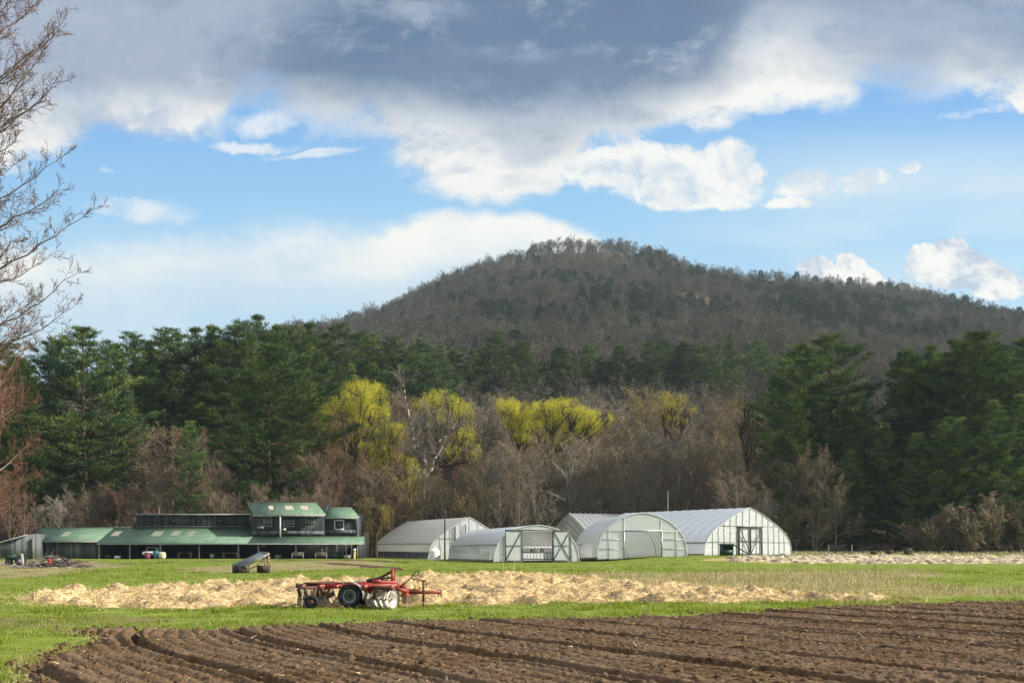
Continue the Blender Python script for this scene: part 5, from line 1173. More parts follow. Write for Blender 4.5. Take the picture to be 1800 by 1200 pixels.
def braced_door(parent, x0, x1, z0, z1, y, mat, kind='X', t=0.09, film=None):
    b = MB(); b.beam((x0, y, z0), (x0, y, z1), t); b.beam((x1, y, z0), (x1, y, z1), t); b.beam((x0, y, z0), (x1, y, z0), t); b.beam((x0, y, z1), (x1, y, z1), t)
    zm = (z0+z1)/2; b.beam((x0, y-0.01, zm), (x1, y-0.01, zm), t*0.8)
    if kind in ('X', '/'): b.beam((x0, y-0.02, z0), (x1, y-0.02, z1), t*0.8)
    if kind in ('X', '\\'): b.beam((x0, y-0.03, z1), (x1, y-0.03, z0), t*0.8)
    if kind == 'x2': b.beam((x0, y-0.02, z1), (x1, y-0.02, z0), t*0.8); b.beam(((x0+x1)/2, y-0.03, zm), (x1, y-0.03, z1), t*0.7); b.beam(((x0+x1)/2, y-0.03, zm), (x0, y-0.03, z0), t*0.7)
    o = b.build('door', mat, parent)
    if film: f = MB(); f.add([(x0, y+0.03, z0), (x1, y+0.03, z0), (x1, y+0.03, z1), (x0, y+0.03, z1)], [[0, 1, 2, 3]]); f.build('door_film', film, o)
    return o
def build_greenhouses():
    # nearest, white, doors open
    n = (*PX(943.5, 113), 0.12); f_ = PX(853, 133); g2, top = greenhouse('white hoop house with wide open braced doors, nearest of the greenhouses', n, (*f_, 0.0), 9.2, 3.75, 'round', M['film_white'], M['film_end'], 16,
        side=[(0.0, 0.85, M['film_white']), (1.42, 1.82, M['film_white'])], roof_from=1.75, door=(-1.55, 1.67, 3.12), studs=(-3.6, -3.0, 3.05, 3.8), girts=())
    # movable stretches of the roll-up side, left open in two places
    L = np.linalg.norm(np.array(f_)-np.array(n[:2]))
    for (ya, yb) in ((6.5, 11.5), (13.0, 15.0), (17.0, L)):
        for s_ in (-1, 1): b = MB(); b.add([(s_*4.50, ya, 0.85), (s_*4.50, yb, 0.85), (s_*4.43, yb, 1.42), (s_*4.43, ya, 1.42)], [[0, 1, 2, 3]]); b.build('side_curtain', M['film_white'], g2)
    braced_door(g2, -3.38, -1.64, 0.05, 3.12, -0.20, M['frame_dark'], '/', 0.09, M['film_end']); braced_door(g2, 1.74, 3.56, 0.05, 3.12, -0.20, M['frame_dark'], 'x2', 0.09, M['film_end'])
    b = MB(); b.beam((-3.42, -0.16, 3.18), (3.6, -0.16, 3.18), 0.09); b.beam((-1.59, -0.13, 0), (-1.59, -0.13, 3.12), 0.10); b.beam((1.70, -0.13, 0), (1.70, -0.13, 3.12), 0.10); b.build('door_frame', M['frame_dark'], g2)
    # grey ridged one at the left
    n = at(825, 140); f_ = PX(717, 165); g1, top = greenhouse('dull grey ridged greenhouse with open-framed end, leftmost of the greenhouses', n, (*f_, 0.0), 11.1, 5.4, 'steep', M['film_grey'], M['film_end'], 18,
        side=[(0.95, 2.05, M['film_grey'])], roof_from=1.95, door=(-2.6, 1.2, 2.6), studs=(-3.9, -2.6, -1.2, 0.0, 1.2, 2.4, 3.8), girts=(2.6,))
    b = MB(); b.beam((-2.0, -0.2, 0), (-2.0, -0.2, 4.1), 0.16); b.beam((-0.6, -0.2, 0), (-0.6, -0.2, 4.4), 0.12); b.build('gable_post', M['frame_dark'], g1)
    b = MB(); Lg = np.linalg.norm(np.array(f_)-np.array(n[:2])); b.add([(-5.42, 0.2, 0.0), (-5.42, Lg, 0.0), (-5.38, Lg, 0.9), (-5.38, 0.2, 0.9)], [[0, 1, 2, 3]]); b.build('side_mesh', M['frame_dark'], g1)  # dark sheet standing in for the shaded gap below the side curtain
    # clear ribbed hoop house
    n = at(1129.5, 116); f_ = PX(1082, 125); g3, top = greenhouse('clear hoop house with a round ribbed end and square doorway', n, (*f_, 0.1), 9.9, 4.85, 'gothic', M['film_clear'], M['film_haze'], 9,
        door=(-2.05, 2.05, 2.85), studs=(-3.75, -2.05, 2.05, 3.75), girts=(1.0, 2.0, 2.85))
    b = MB(); b.beam((-2.1, -0.15, 0), (-2.1, -0.15, 2.9), 0.11); b.beam((2.1, -0.15, 0), (2.1, -0.15, 2.9), 0.11); b.beam((-2.1, -0.15, 2.91), (2.1, -0.15, 2.91), 0.11); b.build('door_frame', M['hoop'], g3)
    # clear one lying crosswise behind
    c = np.array(PX(1001, 158)); dr = np.array([math.cos(0.50), math.sin(0.50)]); f5 = c+dr*12.5; g5, top = greenhouse('clear ribbed greenhouse lying crosswise behind, only its roof showing', (*c, 0.0), (*f5, 0.0), 13.5, 6.4, 'ridge', M['film_glassy'], M['film_glassy'], 14,
        side=[(0.0, 0.5, M['film_clear'])], roof_from=3.2, studs=(-3, 0, 3), girts=(), hoop_out=True)
    # largest
    n = at(1317, 130); f_ = PX(1100, 146); g4, top = greenhouse('largest greenhouse with ridged roof and studded end wall, rightmost', n, (*f_, Hs(*f_)), 16.1, 5.65, 'ridge', M['film_white'], M['film_end'], 14,
        side=[(0.0, 1.55, M['film_haze'])], roof_from=1.5, studs=(-6.6, -5.6, -4.6, -3.5, -2.4, -1.25, 0, 1.25, 2.4, 3.5, 4.6, 5.6, 6.6), girts=(1.5, 3.4))
    braced_door(g4, -2.05, -0.03, 0.1, 3.2, -0.2, M['frame_dark'], '\\', 0.10); braced_door(g4, 0.03, 2.05, 0.1, 3.2, -0.2, M['frame_dark'], '/', 0.10)
    b = MB(); b.beam((-2.3, -0.18, 3.32), (2.3, -0.18, 3.32), 0.14); b.beam((-2.15, -0.16, 0), (-2.15, -0.16, 3.3), 0.13); b.beam((2.15, -0.16, 0), (2.15, -0.16, 3.3), 0.13); b.build('door_frame', M['frame_dark'], g4)
    # low propagation tables and white tunnel between
    x, y, z = at(1029, 122); t = empty('potting_bench', (x, y, z)); b = MB(); b.box((0, 0, 1.95), (2.3, 1.6, 0.18)); b.build('canopy', M['white_paint'], t)
    b = MB(); b.box((0.1, 0, 0.42), (2.2, 1.2, 0.84)); b.build('bench_box', M['white_paint'], t)
    for sx in (-1.1, 1.1):
        for sy in (-0.6, 0.6): l = MB(); l.box((sx, sy, 0.98 if True else 0), (0.08, 0.08, 1.96)); l.build('leg', M['post'], t)
    tag(t, 'white potting bench under a flat white canopy between two hoop houses', 'bench')
    # white tank
    x, y, z = at(763.5, 127); t = empty('water_tank', (x, y, z)); b = MB(); b.tube([(0, 0, 0), (0, 0, 0.03), (0, 0, 1.05), (0, 0, 1.2), (0, 0, 1.42), (0, 0, 1.46)], [0.60, 0.64, 0.64, 0.58, 0.20, 0.18], 18); b.build('tank', M['white_paint'], t, True)
    b = MB(); b.tube([(0, 0, 1.45), (0, 0, 1.56), (0, 0, 1.57)], [0.19, 0.19, 0.0], 12); b.build('lid', M['white_paint'], t); tag(t, 'white round-shouldered water tank beside the grey ridged greenhouse', 'tank')
    # utility pole and wire
    x, y, z = at(782, 123); t = empty('utility_pole', (x, y, z)); b = MB(); b.tube([(0, 0, -0.2), (0, 0, 5.6)], [0.10, 0.075], 8, True); b.build('pole', M['wood_dark'], t)
    b = MB(); b.tube([(-.12, 0, 5.5), (.12, 0, 5.5)], 0.04, 6); b.tube([(0.1, 0, 5.5), (0.1, 0, 5.66)], 0.03, 6); b.build('insulator', M['trim'], t)
    x2, y2 = PX(1174, 146); tt = np.linspace(0, 1, 20); e = np.array([x2-x, y2-y, Hs(x2, y2)+6.5-z-5.6]); Wp = np.stack([e[0]*tt, e[1]*tt, 5.6+e[2]*tt-1.0*4*tt*(1-tt)*0.6], 1); b = MB(); b.tube(Wp, 0.012, 4); b.build('wire', M['black'], t)
    tag(t, 'dark thin utility pole with a wire, before the grey ridged greenhouse', 'pole')
    x, y, z = at(1174, 146); b = MB(); b.tube([(0, 0, -0.2), (0, 0, 9.0-z)], [0.10, 0.06], 8, True); b.tube([(-.05, 0, 8.3-z), (.16, 0, 8.3-z), (.16, 0, 8.42-z)], 0.03, 6); o = b.build('utility_pole', M['post'], loc=(x, y, z)); tag(o, 'pale slender pole rising behind the round-ended clear hoop house', 'pole')
    # coop with a ramp in front of the largest greenhouse
    x, y, z = at(1277, 119.5); t = empty('chicken_coop', (x, y, z), 0.1); b = MB()
    b.box((-0.62, 0, 0.62), (0.07, 0.9, 1.24)); b.box((0.62, 0, 0.62), (0.07, 0.9, 1.24)); b.box((0, 0.42, 0.62), (1.17, 0.06, 1.24)); b.box((0, 0, 0.10), (1.17, 0.78, 0.14)); b.box((0, -0.42, 0.40), (1.17, 0.05, 0.46)); b.box((0, -0.42, 1.16), (1.17, 0.05, 0.16))
    b.build('box', M['green_dark'], t); b = MB(); b.box((0, 0, 1.29), (1.5, 1.1, 0.08)); b.build('roof', M['green_dark'], t)
    b = MB(); b.beam((0.62, -0.2, 1.25), (2.55, -0.35, 0.05), 0.5, 0.07, (0, 0, 1))
    for i in range(6): q = i/6+0.1; b.box((0.62+1.93*q, -0.2-0.15*q, 1.25-1.2*q+0.05), (0.05, 0.5, 0.04))
    b.build('ramp', M['green_dark'], t); tag(t, 'dark green coop with a long ramp in front of the largest greenhouse', 'coop')
    # fence posts and bales at the wood's edge
    for px, lab in ((1456, 'left one of two thin fence posts right of the largest greenhouse'), (1497, 'right one of two thin fence posts right of the largest greenhouse')):
        x, y, z = at(px, 138); b = MB(); b.tube([(0, 0, -0.2), (0.03, 0, 1.25)], [0.07, 0.06], 7, True); o = b.build('fence_post', M['post'], loc=(x, y, z)); tag(o, lab, 'post', 'thin posts by the wood')
    for px, rr, lab in ((1536, 0.22, 'smallest and leftmost of three dull brown rolls by the wood'), (1564, 0.30, 'middle one of three dull brown rolls by the wood'), (1596, 0.40, 'largest and rightmost of three dull brown rolls by the wood')):
        x, y, z = at(px, 136); b = MB(); b.disc((0, 0, rr), (0.4, -1, 0), rr, 0.7, 20, rr*0.25); o = b.build('rolled_bale', M['wood_dark'], loc=(x, y, z)); tag(o, lab, 'roll', 'brown rolls by the wood')
build_greenhouses()

# ================================================================ the ploughed field
U_ = np.array([-0.545, 0.838]); N_ = np.array([0.838, 0.545])       # along / across the furrows
def soil_height(X, Y):
    s = X*N_[0]+Y*N_[1]; t = X*U_[0]+Y*U_[1]
    sp = s-0.030*np.clip(t-17.0, 0, None)**2*sm(14, 6, s)+0.05*np.sin(t*0.35)+(fbm(s*0.4, t*0.15, 31)-0.5)*0.20
    g = (sp-6.9)/2.05; k = np.round(g); dg = (g-k)*2.05
    dep = 0.65+0.6*vnoise(k*3.7, k*0+2.2, 5); brk = 0.45+0.55*sm(0.18, 0.34, fbm(t*0.16+k*3.3, k*1.7, 33, 2)); jit = (fbm(t*1.6, k*2.0, 35)-0.5)*0.09
    z = -0.25*dep*brk*np.exp(-((dg+jit)/0.095)**2)+0.060*np.exp(-((dg+jit-0.17)/0.08)**2)*brk+0.040*np.exp(-((dg+jit+0.17)/0.09)**2)*brk
    mj = (fbm(t*0.9, s*1.2, 36, 2)-0.5)*0.16; minor = np.abs(np.sin(PI*(sp+mj)/0.30))**0.8; z = z+0.062*minor*(0.25+1.1*fbm(sp*1.1, t*0.35, 37, 2))
    c1 = fbm(X*9, Y*9, 41, 2); c2 = fbm(X*21, Y*21, 42, 2)
    big = sm(0.55, 0.75, fbm(X*0.9, Y*0.9, 46, 3)); return z+(0.012+0.05*big)*np.clip(c1-0.48, 0, 1)*2+0.034*np.clip(c2-0.42, 0, 1)*2+0.02*(fbm(X*1.8, Y*1.8, 44, 2)-0.5)
def build_soil():
    s = np.arange(2.5, 37, 0.027); t = np.arange(2.5, 27.5, 0.040); Sg, Tg = np.meshgrid(s, t, indexing='ij')
    X = Sg*N_[0]+Tg*U_[0]; Y = Sg*N_[1]+Tg*U_[1]; m = m_soil(X, Y); e = sm(-0.10, 0.35, m)
    Z = H(X, Y)+(soil_height(X, Y)-0.02)*e-0.22*(1-e)
    ok = (m > -0.5); b = MB(); b.grid(X, Y, Z); V, Q, T = b.arrays(); okf = ok.ravel(); Q = Q[okf[Q].all(1)]
    used = np.unique(Q); mp = -np.ones(len(V), int); mp[used] = np.arange(len(used)); me = mesh_np('ploughed_field', V[used], mp[Q], None, None, False)
    mt, g = new_mat('soil'); p = g.n('ShaderNodeBsdfPrincipled'); p.inputs['Roughness'].default_value = 0.95; p.inputs['Specular IOR Level'].default_value = 0.12
    pos = g.n('ShaderNodeNewGeometry').outputs['Position']; a = g.noise(pos, 0.5, 3, 0.5); f = g.noise(pos, 7.0, 4, 0.65); f2 = g.noise(pos, 40.0, 2, 0.6)
    c = g.mix(g.ss(f, 0.33, 0.68), (0.062, 0.035, 0.017), (0.165, 0.103, 0.055)); c = g.mix(g.ss(a, 0.38, 0.66, 0, 0.5), c, (0.17, 0.12, 0.082)); c = g.mix(g.ss(f2, 0.66, 0.74), c, (0.30, 0.235, 0.16))
    g.set(p.inputs['Base Color'], c); bm = g.n('ShaderNodeBump'); bm.inputs['Strength'].default_value = 0.9; bm.inputs['Distance'].default_value = 0.03
    g.set(bm.inputs['Height'], g.m('ADD', f, g.m('MULTIPLY', f2, 0.4))); g.links.new(bm.outputs[0], p.inputs['Normal']); g.links.new(p.outputs[0], g.out.inputs[0]); me.materials.append(mt)
    o = link('ploughed_field', me); tag(o, kind='structure')
    # loose clods and bits of stubble
    r = np.random.RandomState(12); n = 26000; x = r.uniform(-10, 22, n); d = 12.5+24*r.rand(n)**1.3; k = (sdf_poly(x, d, POLY_SOIL) > -0.35); x, d = x[k], d[k]; n = len(x)
    z = H(x, d)+soil_height(x, d)*0.8-0.018; sz = 0.014+0.034*r.rand(n)**3*(1+1.0*(r.rand(n) < 0.05)); oc = np.array([[1, 0, 0], [-1, 0, 0], [0, 1, 0], [0, -1, 0], [0, 0, 1], [0, 0, -1]])*1.0
    V = (oc[None]*(0.6+0.8*r.rand(n, 6, 1))+r.normal(0, 0.18, (n, 6, 3)))*sz[:, None, None]*np.array([1.3, 1.3, 0.9])+np.stack([x, d, z], 1)[:, None]
    T = np.array([[0, 2, 4], [2, 1, 4], [1, 3, 4], [3, 0, 4], [2, 0, 5], [1, 2, 5], [3, 1, 5], [0, 3, 5]]); T = (T[None]+(np.arange(n)*6)[:, None, None]).reshape(-1, 3)
    o = link('soil_clods', mesh_np('soil_clods', V.reshape(-1, 3), None, T, mt)); tag(o, kind='stuff')
    n = 2600; x = r.uniform(-10, 22, n); d = 12.5+23*r.rand(n); k = (sdf_poly(x, d, POLY_SOIL) > 0.1); x, d = x[k], d[k]; n = len(x)
    b = MB(); blades(b, np.stack([x, d, H(x, d)+soil_height(x, d)-0.01], 1), r.normal(0, 1, (n, 3))*[1, 1, 0.35], 0.05+0.12*r.rand(n), 0.016, r); o = b.build('stubble', M['straw']); tag(o, kind='stuff')
M['straw'] = leaf_mat('straw', [(0.42, 0.30, 0.15), (0.80, 0.63, 0.38)], 0.15, objvar=0.02, clump=1.2)
M['straw_grey'] = leaf_mat('straw_grey', [(0.30, 0.25, 0.15), (0.52, 0.44, 0.29)], 0.15, objvar=0.02, clump=0.6)
M['grass'] = leaf_mat('grass', [(0.090, 0.150, 0.016), (0.30, 0.34, 0.048)], 0.5, objvar=0.0, clump=0.7)
M['grass_dry'] = leaf_mat('grass_dry', [(0.26, 0.23, 0.10), (0.46, 0.38, 0.22)], 0.35, objvar=0.0, clump=0.35)
build_soil()

# ---------------------------------------------------------------- straw mulch in ragged ridges
def straw_h(X, Y):
    s = X*N_[0]+Y*N_[1]; t = X*U_[0]+Y*U_[1]
    w = s+(fbm(t*0.35, s*0.35, 51)-0.5)*1.0; row = np.abs(np.sin(PI*w/1.55))**1.2; lump = fbm(X*1.5+3, Y*1.1, 53, 3); fine = fbm(X*4.5, Y*4.5, 55, 3)
    return 0.01+0.34*np.clip(lump-0.32, 0, 1)*1.9*(0.15+0.85*row)+0.15*(fine-0.5)+0.05*(fbm(X*12, Y*12, 57, 2)-0.5)
def straw_cover(X, Y, m):
    s = X*N_[0]+Y*N_[1]; t = X*U_[0]+Y*U_[1]; w = s+(fbm(t*0.35, s*0.35, 51)-0.5)*1.0; row = np.abs(np.sin(PI*w/1.55))
    edge = sm(6.5, 0.5, m)
    return sm(-0.25, 0.5, m)*sm(0.30, 0.46, fbm(X*0.55, Y*0.45, 61)+0.15-0.26*edge*(1-row)-0.08*edge-(0.17+0.12*sm(100, 120, Y))*(Y > 75))
def build_straw():
    m2, g2 = new_mat('old_straw_bed'); p2 = g2.n('ShaderNodeBsdfPrincipled'); p2.inputs['Roughness'].default_value = 0.95
    g2.set(p2.inputs['Base Color'], g2.mix(g2.ss(g2.noise(g2.n('ShaderNodeNewGeometry').outputs['Position'], 2.5, 5, 0.7), 0.38, 0.62), (0.21, 0.17, 0.10), (0.56, 0.46, 0.31))); g2.links.new(p2.outputs[0], g2.out.inputs[0])
    mt, g = new_mat('straw_bed'); p = g.n('ShaderNodeBsdfPrincipled'); p.inputs['Roughness'].default_value = 0.9; p.inputs['Specular IOR Level'].default_value = 0.1
    pos = g.n('ShaderNodeNewGeometry').outputs['Position']; a = g.noise(pos, 0.8, 4, 0.6); f = g.noise(g.mapping(pos, (1, 1, 2)), 9.0, 4, 0.7)
    c = g.mix(g.ss(f, 0.35, 0.62), (0.28, 0.19, 0.09), (0.74, 0.56, 0.32)); c = g.mix(g.ss(a, 0.50, 0.66, 0, 0.8), c, (0.20, 0.16, 0.105))
    g.set(p.inputs['Base Color'], c); bm = g.n('ShaderNodeBump'); bm.inputs['Strength'].default_value = 1.0; bm.inputs['Distance'].default_value = 0.06
    g.set(bm.inputs['Height'], f); g.links.new(bm.outputs[0], p.inputs['Normal']); g.links.new(p.outputs[0], g.out.inputs[0])
    for nm, poly, xs, ys in (('straw_mulch', POLY_STRAW, np.arange(-24, 24, 0.085), np.arange(29, 68, 0.085)), ('straw_mulch_strip', POLY_STRAW2, np.arange(18, 66, 0.16), np.arange(80, 132, 0.16))):
        X, Y = np.meshgrid(xs, ys, indexing='ij'); n_ = (fbm(X*0.5, Y*0.5, 5)-0.5)*2.6; m = sdf_poly(X, Y, poly)+n_*(0.8 if nm == 'straw_mulch' else 1.0)
        e = straw_cover(X, Y, m); Z = H(X, Y)+straw_h(X, Y)*e-0.12*(1-e)
        b = MB(); b.grid(X, Y, Z); V, Q, T = b.arrays(); ok = (e > 0.02).ravel(); Q = Q[ok[Q].any(1)]; used = np.unique(Q); mp = -np.ones(len(V), int); mp[used] = np.arange(len(used))
        me = mesh_np(nm, V[used], mp[Q], None, mt if nm == 'straw_mulch' else m2, True); o = link('straw_mulch', me); tag(o, kind='stuff')
    r = np.random.RandomState(14); n = 150000; x = r.uniform(-24, 24, n); y = r.uniform(29, 68, n)
    n_ = (fbm(x*0.5, y*0.5, 5)-0.5)*2.6; m = sdf_poly(x, y, POLY_STRAW)+n_*0.8; e = straw_cover(x, y, m); k = (e > 0.25) | ((m > -1.3) & (r.rand(n) < 0.10)); x, y, e = x[k], y[k], e[k]
    z = H(x, y)+straw_h(x, y)*e+0.01; n = len(x); D = r.normal(0, 1, (n, 3))*[1, 1, 0.45]; b = MB(); blades(b, np.stack([x, y, z], 1)-D*0.05, D, 0.16+0.24*r.rand(n), 0.022, r)
    o = b.build('loose_straw', M['straw']); tag(o, kind='stuff')
build_straw()

# ---------------------------------------------------------------- grass
def build_grass():
    r = np.random.RandomState(15)
    def scatter(n, d0, d1, pw): d = d0+(d1-d0)*r.rand(n)**pw; return r.uniform(-0.52, 0.52, n)*d+r.normal(0, 0.5, n), d
    def masks(x, y):
        return m_soil(x, y), m_straw(x, y), sdf_poly(x, y, POLY_DRY)+(fbm(x*0.3, y*0.12, 8)-0.5)*6, np.maximum(sdf_poly(x, y, POLY_DIRT), sdf_poly(x, y, POLY_LEFT))+(fbm(x*0.3, y*0.2, 9)-0.5)*4
    x1, y1 = scatter(300000, 13, 36, 1.0); x2, y2 = scatter(190000, 33, 80, 1.0); x3, y3 = scatter(110000, 70, 140, 1.0)
    x = np.concatenate([x1, x2, x3]); y = np.concatenate([y1, y2, y3]); so_, st, dr, di = masks(x, y)
    k = (so_ < 0.05) & (st < 0.0) & ((di < 0.3+0.6*r.rand(len(x))) | (r.rand(len(x)) < 0.30*sm(0.42, 0.62, fbm(x*0.5, y*0.4, 79))+0.05)) & (y < 132); clump = fbm(x*1.6, y*1.1, 71, 3); k &= r.rand(len(x)) < sm(0.28, 0.6, clump)+0.25
    x, y, dr, so_, clump = x[k], y[k], dr[k], so_[k], clump[k]; z = H(x, y)+(fbm(x*0.35, y*0.35, 2)-0.5)*0.10-0.02
    n = len(x); hgt = (0.030+0.055*r.rand(n)**2)*(0.4+1.3*clump)*(1+0.9*(fbm(x*0.5, y*0.3, 77)>0.58))*np.where(y > 36, 1.15, 1.0); wd = 0.012+0.00042*y; D = np.stack([r.normal(0, 0.45, n), r.normal(0, 0.45, n), np.ones(n)], 1)
    isdry = (r.rand(n) < 0.85*sm(-1.5, 2.0, dr)+0.07+0.25*sm(-0.6, 0.0, so_))
    for sel, nm, mt, hs in ((~isdry, 'grass', 'grass', 1.0), (isdry, 'dry_grass', 'grass_dry', 1.5)):
        b = MB(); blades(b, np.stack([x, y, z], 1)[sel], D[sel], hgt[sel]*hs, wd[sel], r); o = b.build(nm, M[mt]); tag(o, kind='stuff')
    # rough tufts of old grass in the fallow patch and along the wood
    n = 26000; x, y = scatter(n, 38, 75, 1.0); dr = sdf_poly(x, y, POLY_DRY)+(fbm(x*0.3, y*0.12, 8)-0.5)*6; k = (dr > 0.3) & (m_straw(x, y) < 0.2) & (fbm(x*0.9, y*0.5, 75) > 0.44); x, y = x[k], y[k]; n = len(x)
    b = MB(); blades(b, np.stack([x, y, H(x, y)], 1), np.stack([r.normal(0, .4, n), r.normal(0, .4, n), np.ones(n)], 1), 0.14+0.26*r.rand(n), 0.035, r)
    n = 16000; y = r.uniform(136, 158, n); x = r.uniform(-0.52, 0.56, n)*y; k = ~((x > -64) & (x < -18)) & ~((x > -26) & (x < 27)); x, y = x[k], y[k]; n = len(x)
    blades(b, np.stack([x, y, H(x, y)], 1), np.stack([r.normal(0, .4, n), r.normal(0, .4, n), np.ones(n)], 1), 0.2+0.4*r.rand(n), 0.10, r)
    o = b.build('old_grass_tufts', M['straw_grey']); tag(o, kind='stuff')
build_grass()

# ================================================================ disc harrow
def build_harrow():
    d = 31.0; s = d/F; x0, y0, z0 = at(640, d); t = empty('disc_harrow', (x0, y0, z0+0.03), math.radians(-4)); K = s
    P = lambda px, py, y=0.0: ((px-640)*K, y, (1067-py)*K)
    red = M['red_paint']
    b = MB()
    for yy in (-0.42, 0.42): b.beam(P(538, 1031, yy), P(702, 1030, yy), 0.09, 0.13)
    for px in (545, 575, 604, 652, 698): b.beam(P(px, 1030.5, -0.95), P(px, 1030.5, 0.95), 0.08, 0.10)
    b.prism([P(598, 1026.5, -0.36), P(668, 1026.5, -0.36), P(668, 1024.8, -0.36), P(598, 1024.8, -0.36)], (0, 0.72, 0)); b.prism([P(648, 1031, -0.47), P(700, 1031, -0.47), P(690, 1043, -0.47), P(655, 1044, -0.47)], (0, 0.03, 0))
    b.beam(P(586, 1027, -0.2), P(700, 1024, -0.2), 0.07); b.beam(P(660, 1022, -0.5), P(676, 1022, -0.5), 0.1); b.build('main_frame', red, t)
    b = MB(); b.beam(P(536, 1029, -1.0), P(562, 1029, -0.4), 0.08, 0.12); b.beam(P(545, 1026, -0.75), P(592, 1024, -0.30), 0.10, 0.07); b.beam(P(538, 1034, -1.0), P(543, 1046, -1.0), 0.07); b.beam(P(575, 1030, -0.8), P(580, 1045, -0.8), 0.07, 0.12); b.build('gang_beam', M['rust'], t)
    # wheels
    for yy in (-0.72, 0.72):
        c = P(624.5, 1046.8, yy); w = MB(); w.disc(c, (0, 1, 0), 0.318, 0.20, 32, 0.205)
        for k in range(28):
            a = 2*PI*k/28; w.box((c[0]+0.318*math.cos(a), c[1], c[2]+0.318*math.sin(a)), (0.022, 0.19, 0.022), M=Matrix.Rotation(-a, 3, 'Y'))
        wh = w.build('wheel', M['rubber'], t); w = MB(); w.disc((c[0], c[1]-0.03, c[2]), (0, 1, 0), 0.204, 0.10, 28, 0.145); w.disc((c[0], c[1]+0.02, c[2]), (0, 1, 0), 0.145, 0.03, 24, 0.04); w.build('rim', M['rim_grey'], wh)
        w = MB(); w.disc((c[0], c[1]-0.02, c[2]), (0, 1, 0), 0.05, 0.14, 12)
        for k in range(5): a = k*2*PI/5; w.disc((c[0]+0.085*math.cos(a), c[1]-0.01, c[2]+0.085*math.sin(a)), (0, 1, 0), 0.013, 0.07, 6)
        w.build('hub', M['black'], wh)
        f = MB(); n = 16; A = np.radians(np.linspace(118, -12, n)); ri, ro = 0.375, 0.395; V = []
        for a in A:
            for rr, dy in ((ri, -0.12), (ro, -0.12), (ro, 0.12), (ri, 0.12)): V.append((c[0]+rr*math.cos(a), c[1]+dy, c[2]+rr*math.sin(a)))
        Q = []
        for k in range(n-1):
            for j in range(4): Q.append([4*k+j, 4*k+(j+1) % 4, 4*k+4+(j+1) % 4, 4*k+4+j])
        Q += [[0, 1, 2, 3], [4*n-1, 4*n-2, 4*n-3, 4*n-4]]; f.add(V, Q); f.build('fender', M['trim'], t)
        l = MB(); l.beam((c[0], c[1]*0.8, c[2]), P(652, 1032, yy*0.7), 0.07, 0.10); l.build('axle_arm', red, t)
    b = MB(); b.beam(P(624.5, 1046.8, -0.72), P(624.5, 1046.8, 0.72), 0.07); b.build('axle', M['rust'], t)
    # gangs of discs: angled to the direction of travel
    def blade_disc(c, ax, r, mat, name='disc'):
        """concave dish with thickness"""
        ax = Vector(ax).normalized(); a = ax.orthogonal().normalized(); e = ax.cross(a); b = MB(); nr, n = 5, 28; V = []; Q = []
        for side in (0, 1):
            for i in range(nr):
                rr = r*(i+0.15)/(nr-1+0.15); dp = -0.30*r*(1-(rr/r)**2)+(-0.008 if side else 0.0)
                for k in range(n):
                    th = 2*PI*k/n; v = Vector(c)+ax*dp+(a*math.cos(th)+e*math.sin(th))*rr; V.append(tuple(v))
        for side in (0, 1):
            o_ = side*nr*n
            for i in range(nr-1):
                for k in range(n): Q.append([o_+i*n+k, o_+i*n+(k+1) % n, o_+(i+1)*n+(k+1) % n, o_+(i+1)*n+k])
        for i in (0, nr-1):
            for k in range(n): Q.append([i*n+k, i*n+(k+1) % n, nr*n+i*n+(k+1) % n, nr*n+i*n+k])
        b.add(V, Q); return b.build(name, mat, t, True)
    for (pa, pb, ya, yb, n, mats, ax) in [(655, 703, -0.35, -1.12, 5, 'disc_steel', (0.90, -0.42, 0.10)), (543, 572, -1.12, -0.42, 5, 'disc_dull', (-0.88, -0.46, 0.08)),
                                         (655, 700, 0.40, 1.12, 5, 'disc_steel', (0.88, 0.45, 0.0)), (543, 572, 1.12, 0.42, 5, 'disc_dull', (0.85, -0.5, 0.0))]:
        g_ = MB(); p0 = Vector(P(pa, 1051.5, ya)); p1 = Vector(P(pb, 1051.5, yb)); g_.beam(p0, p1, 0.035); g_.beam(p0+Vector((0, 0, 0.30)), p1+Vector((0, 0, 0.30)), 0.08, 0.09)
        for q in (0.2, 0.8): m_ = p0.lerp(p1, q); g_.beam(m_, m_+Vector((0.02, 0, 0.32)), 0.05, 0.03)
        g_.build('gang_shaft', M['rust'], t)
        for i in range(n): q = i/(n-1); blade_disc(p0.lerp(p1, q)-Vector((0, 0, 0.005)), ax, 0.25, M[mats if not (mats == 'disc_dull' and i in (2,)) else 'disc_steel'])
        sc = MB()
        for i in range(n): q = i/(n-1); m_ = p0.lerp(p1, q); sc.beam(m_+Vector((0.05, 0, 0.28)), m_+Vector((0.16, -0.04, 0.05)), 0.045, 0.015)
        sc.build('scrapers', M['disc_dull'], t)
    c = P(566, 1055.5, -1.22); w = MB(); w.disc(c, (0, 1, 0), 0.19, 0.09, 24, 0.06); wh = w.build('gauge_wheel', M['rubber'], t); w = MB(); w.disc(c, (0, 1, 0), 0.06, 0.11, 12); w.build('hub', M['rust'], wh); w = MB(); w.beam(c, P(572, 1031, -1.1), 0.04, 0.06); w.build('wheel_arm', M['rust'], t)
    # mast, top brace, cylinder
    b = MB(); b.beam(P(692, 1031, -0.12), P(691.5, 1001, -0.10), 0.075, 0.09); b.beam(P(692, 1031, 0.12), P(691.5, 1001, 0.10), 0.075, 0.09); b.build('mast', red, t)
    b = MB(); b.beam(P(660, 1021, 0), P(703, 998.5, 0), 0.06, 0.07); b.beam(P(698, 1000, 0), P(709, 1002.5, 0), 0.05); b.build('top_brace', M['rust'], t)
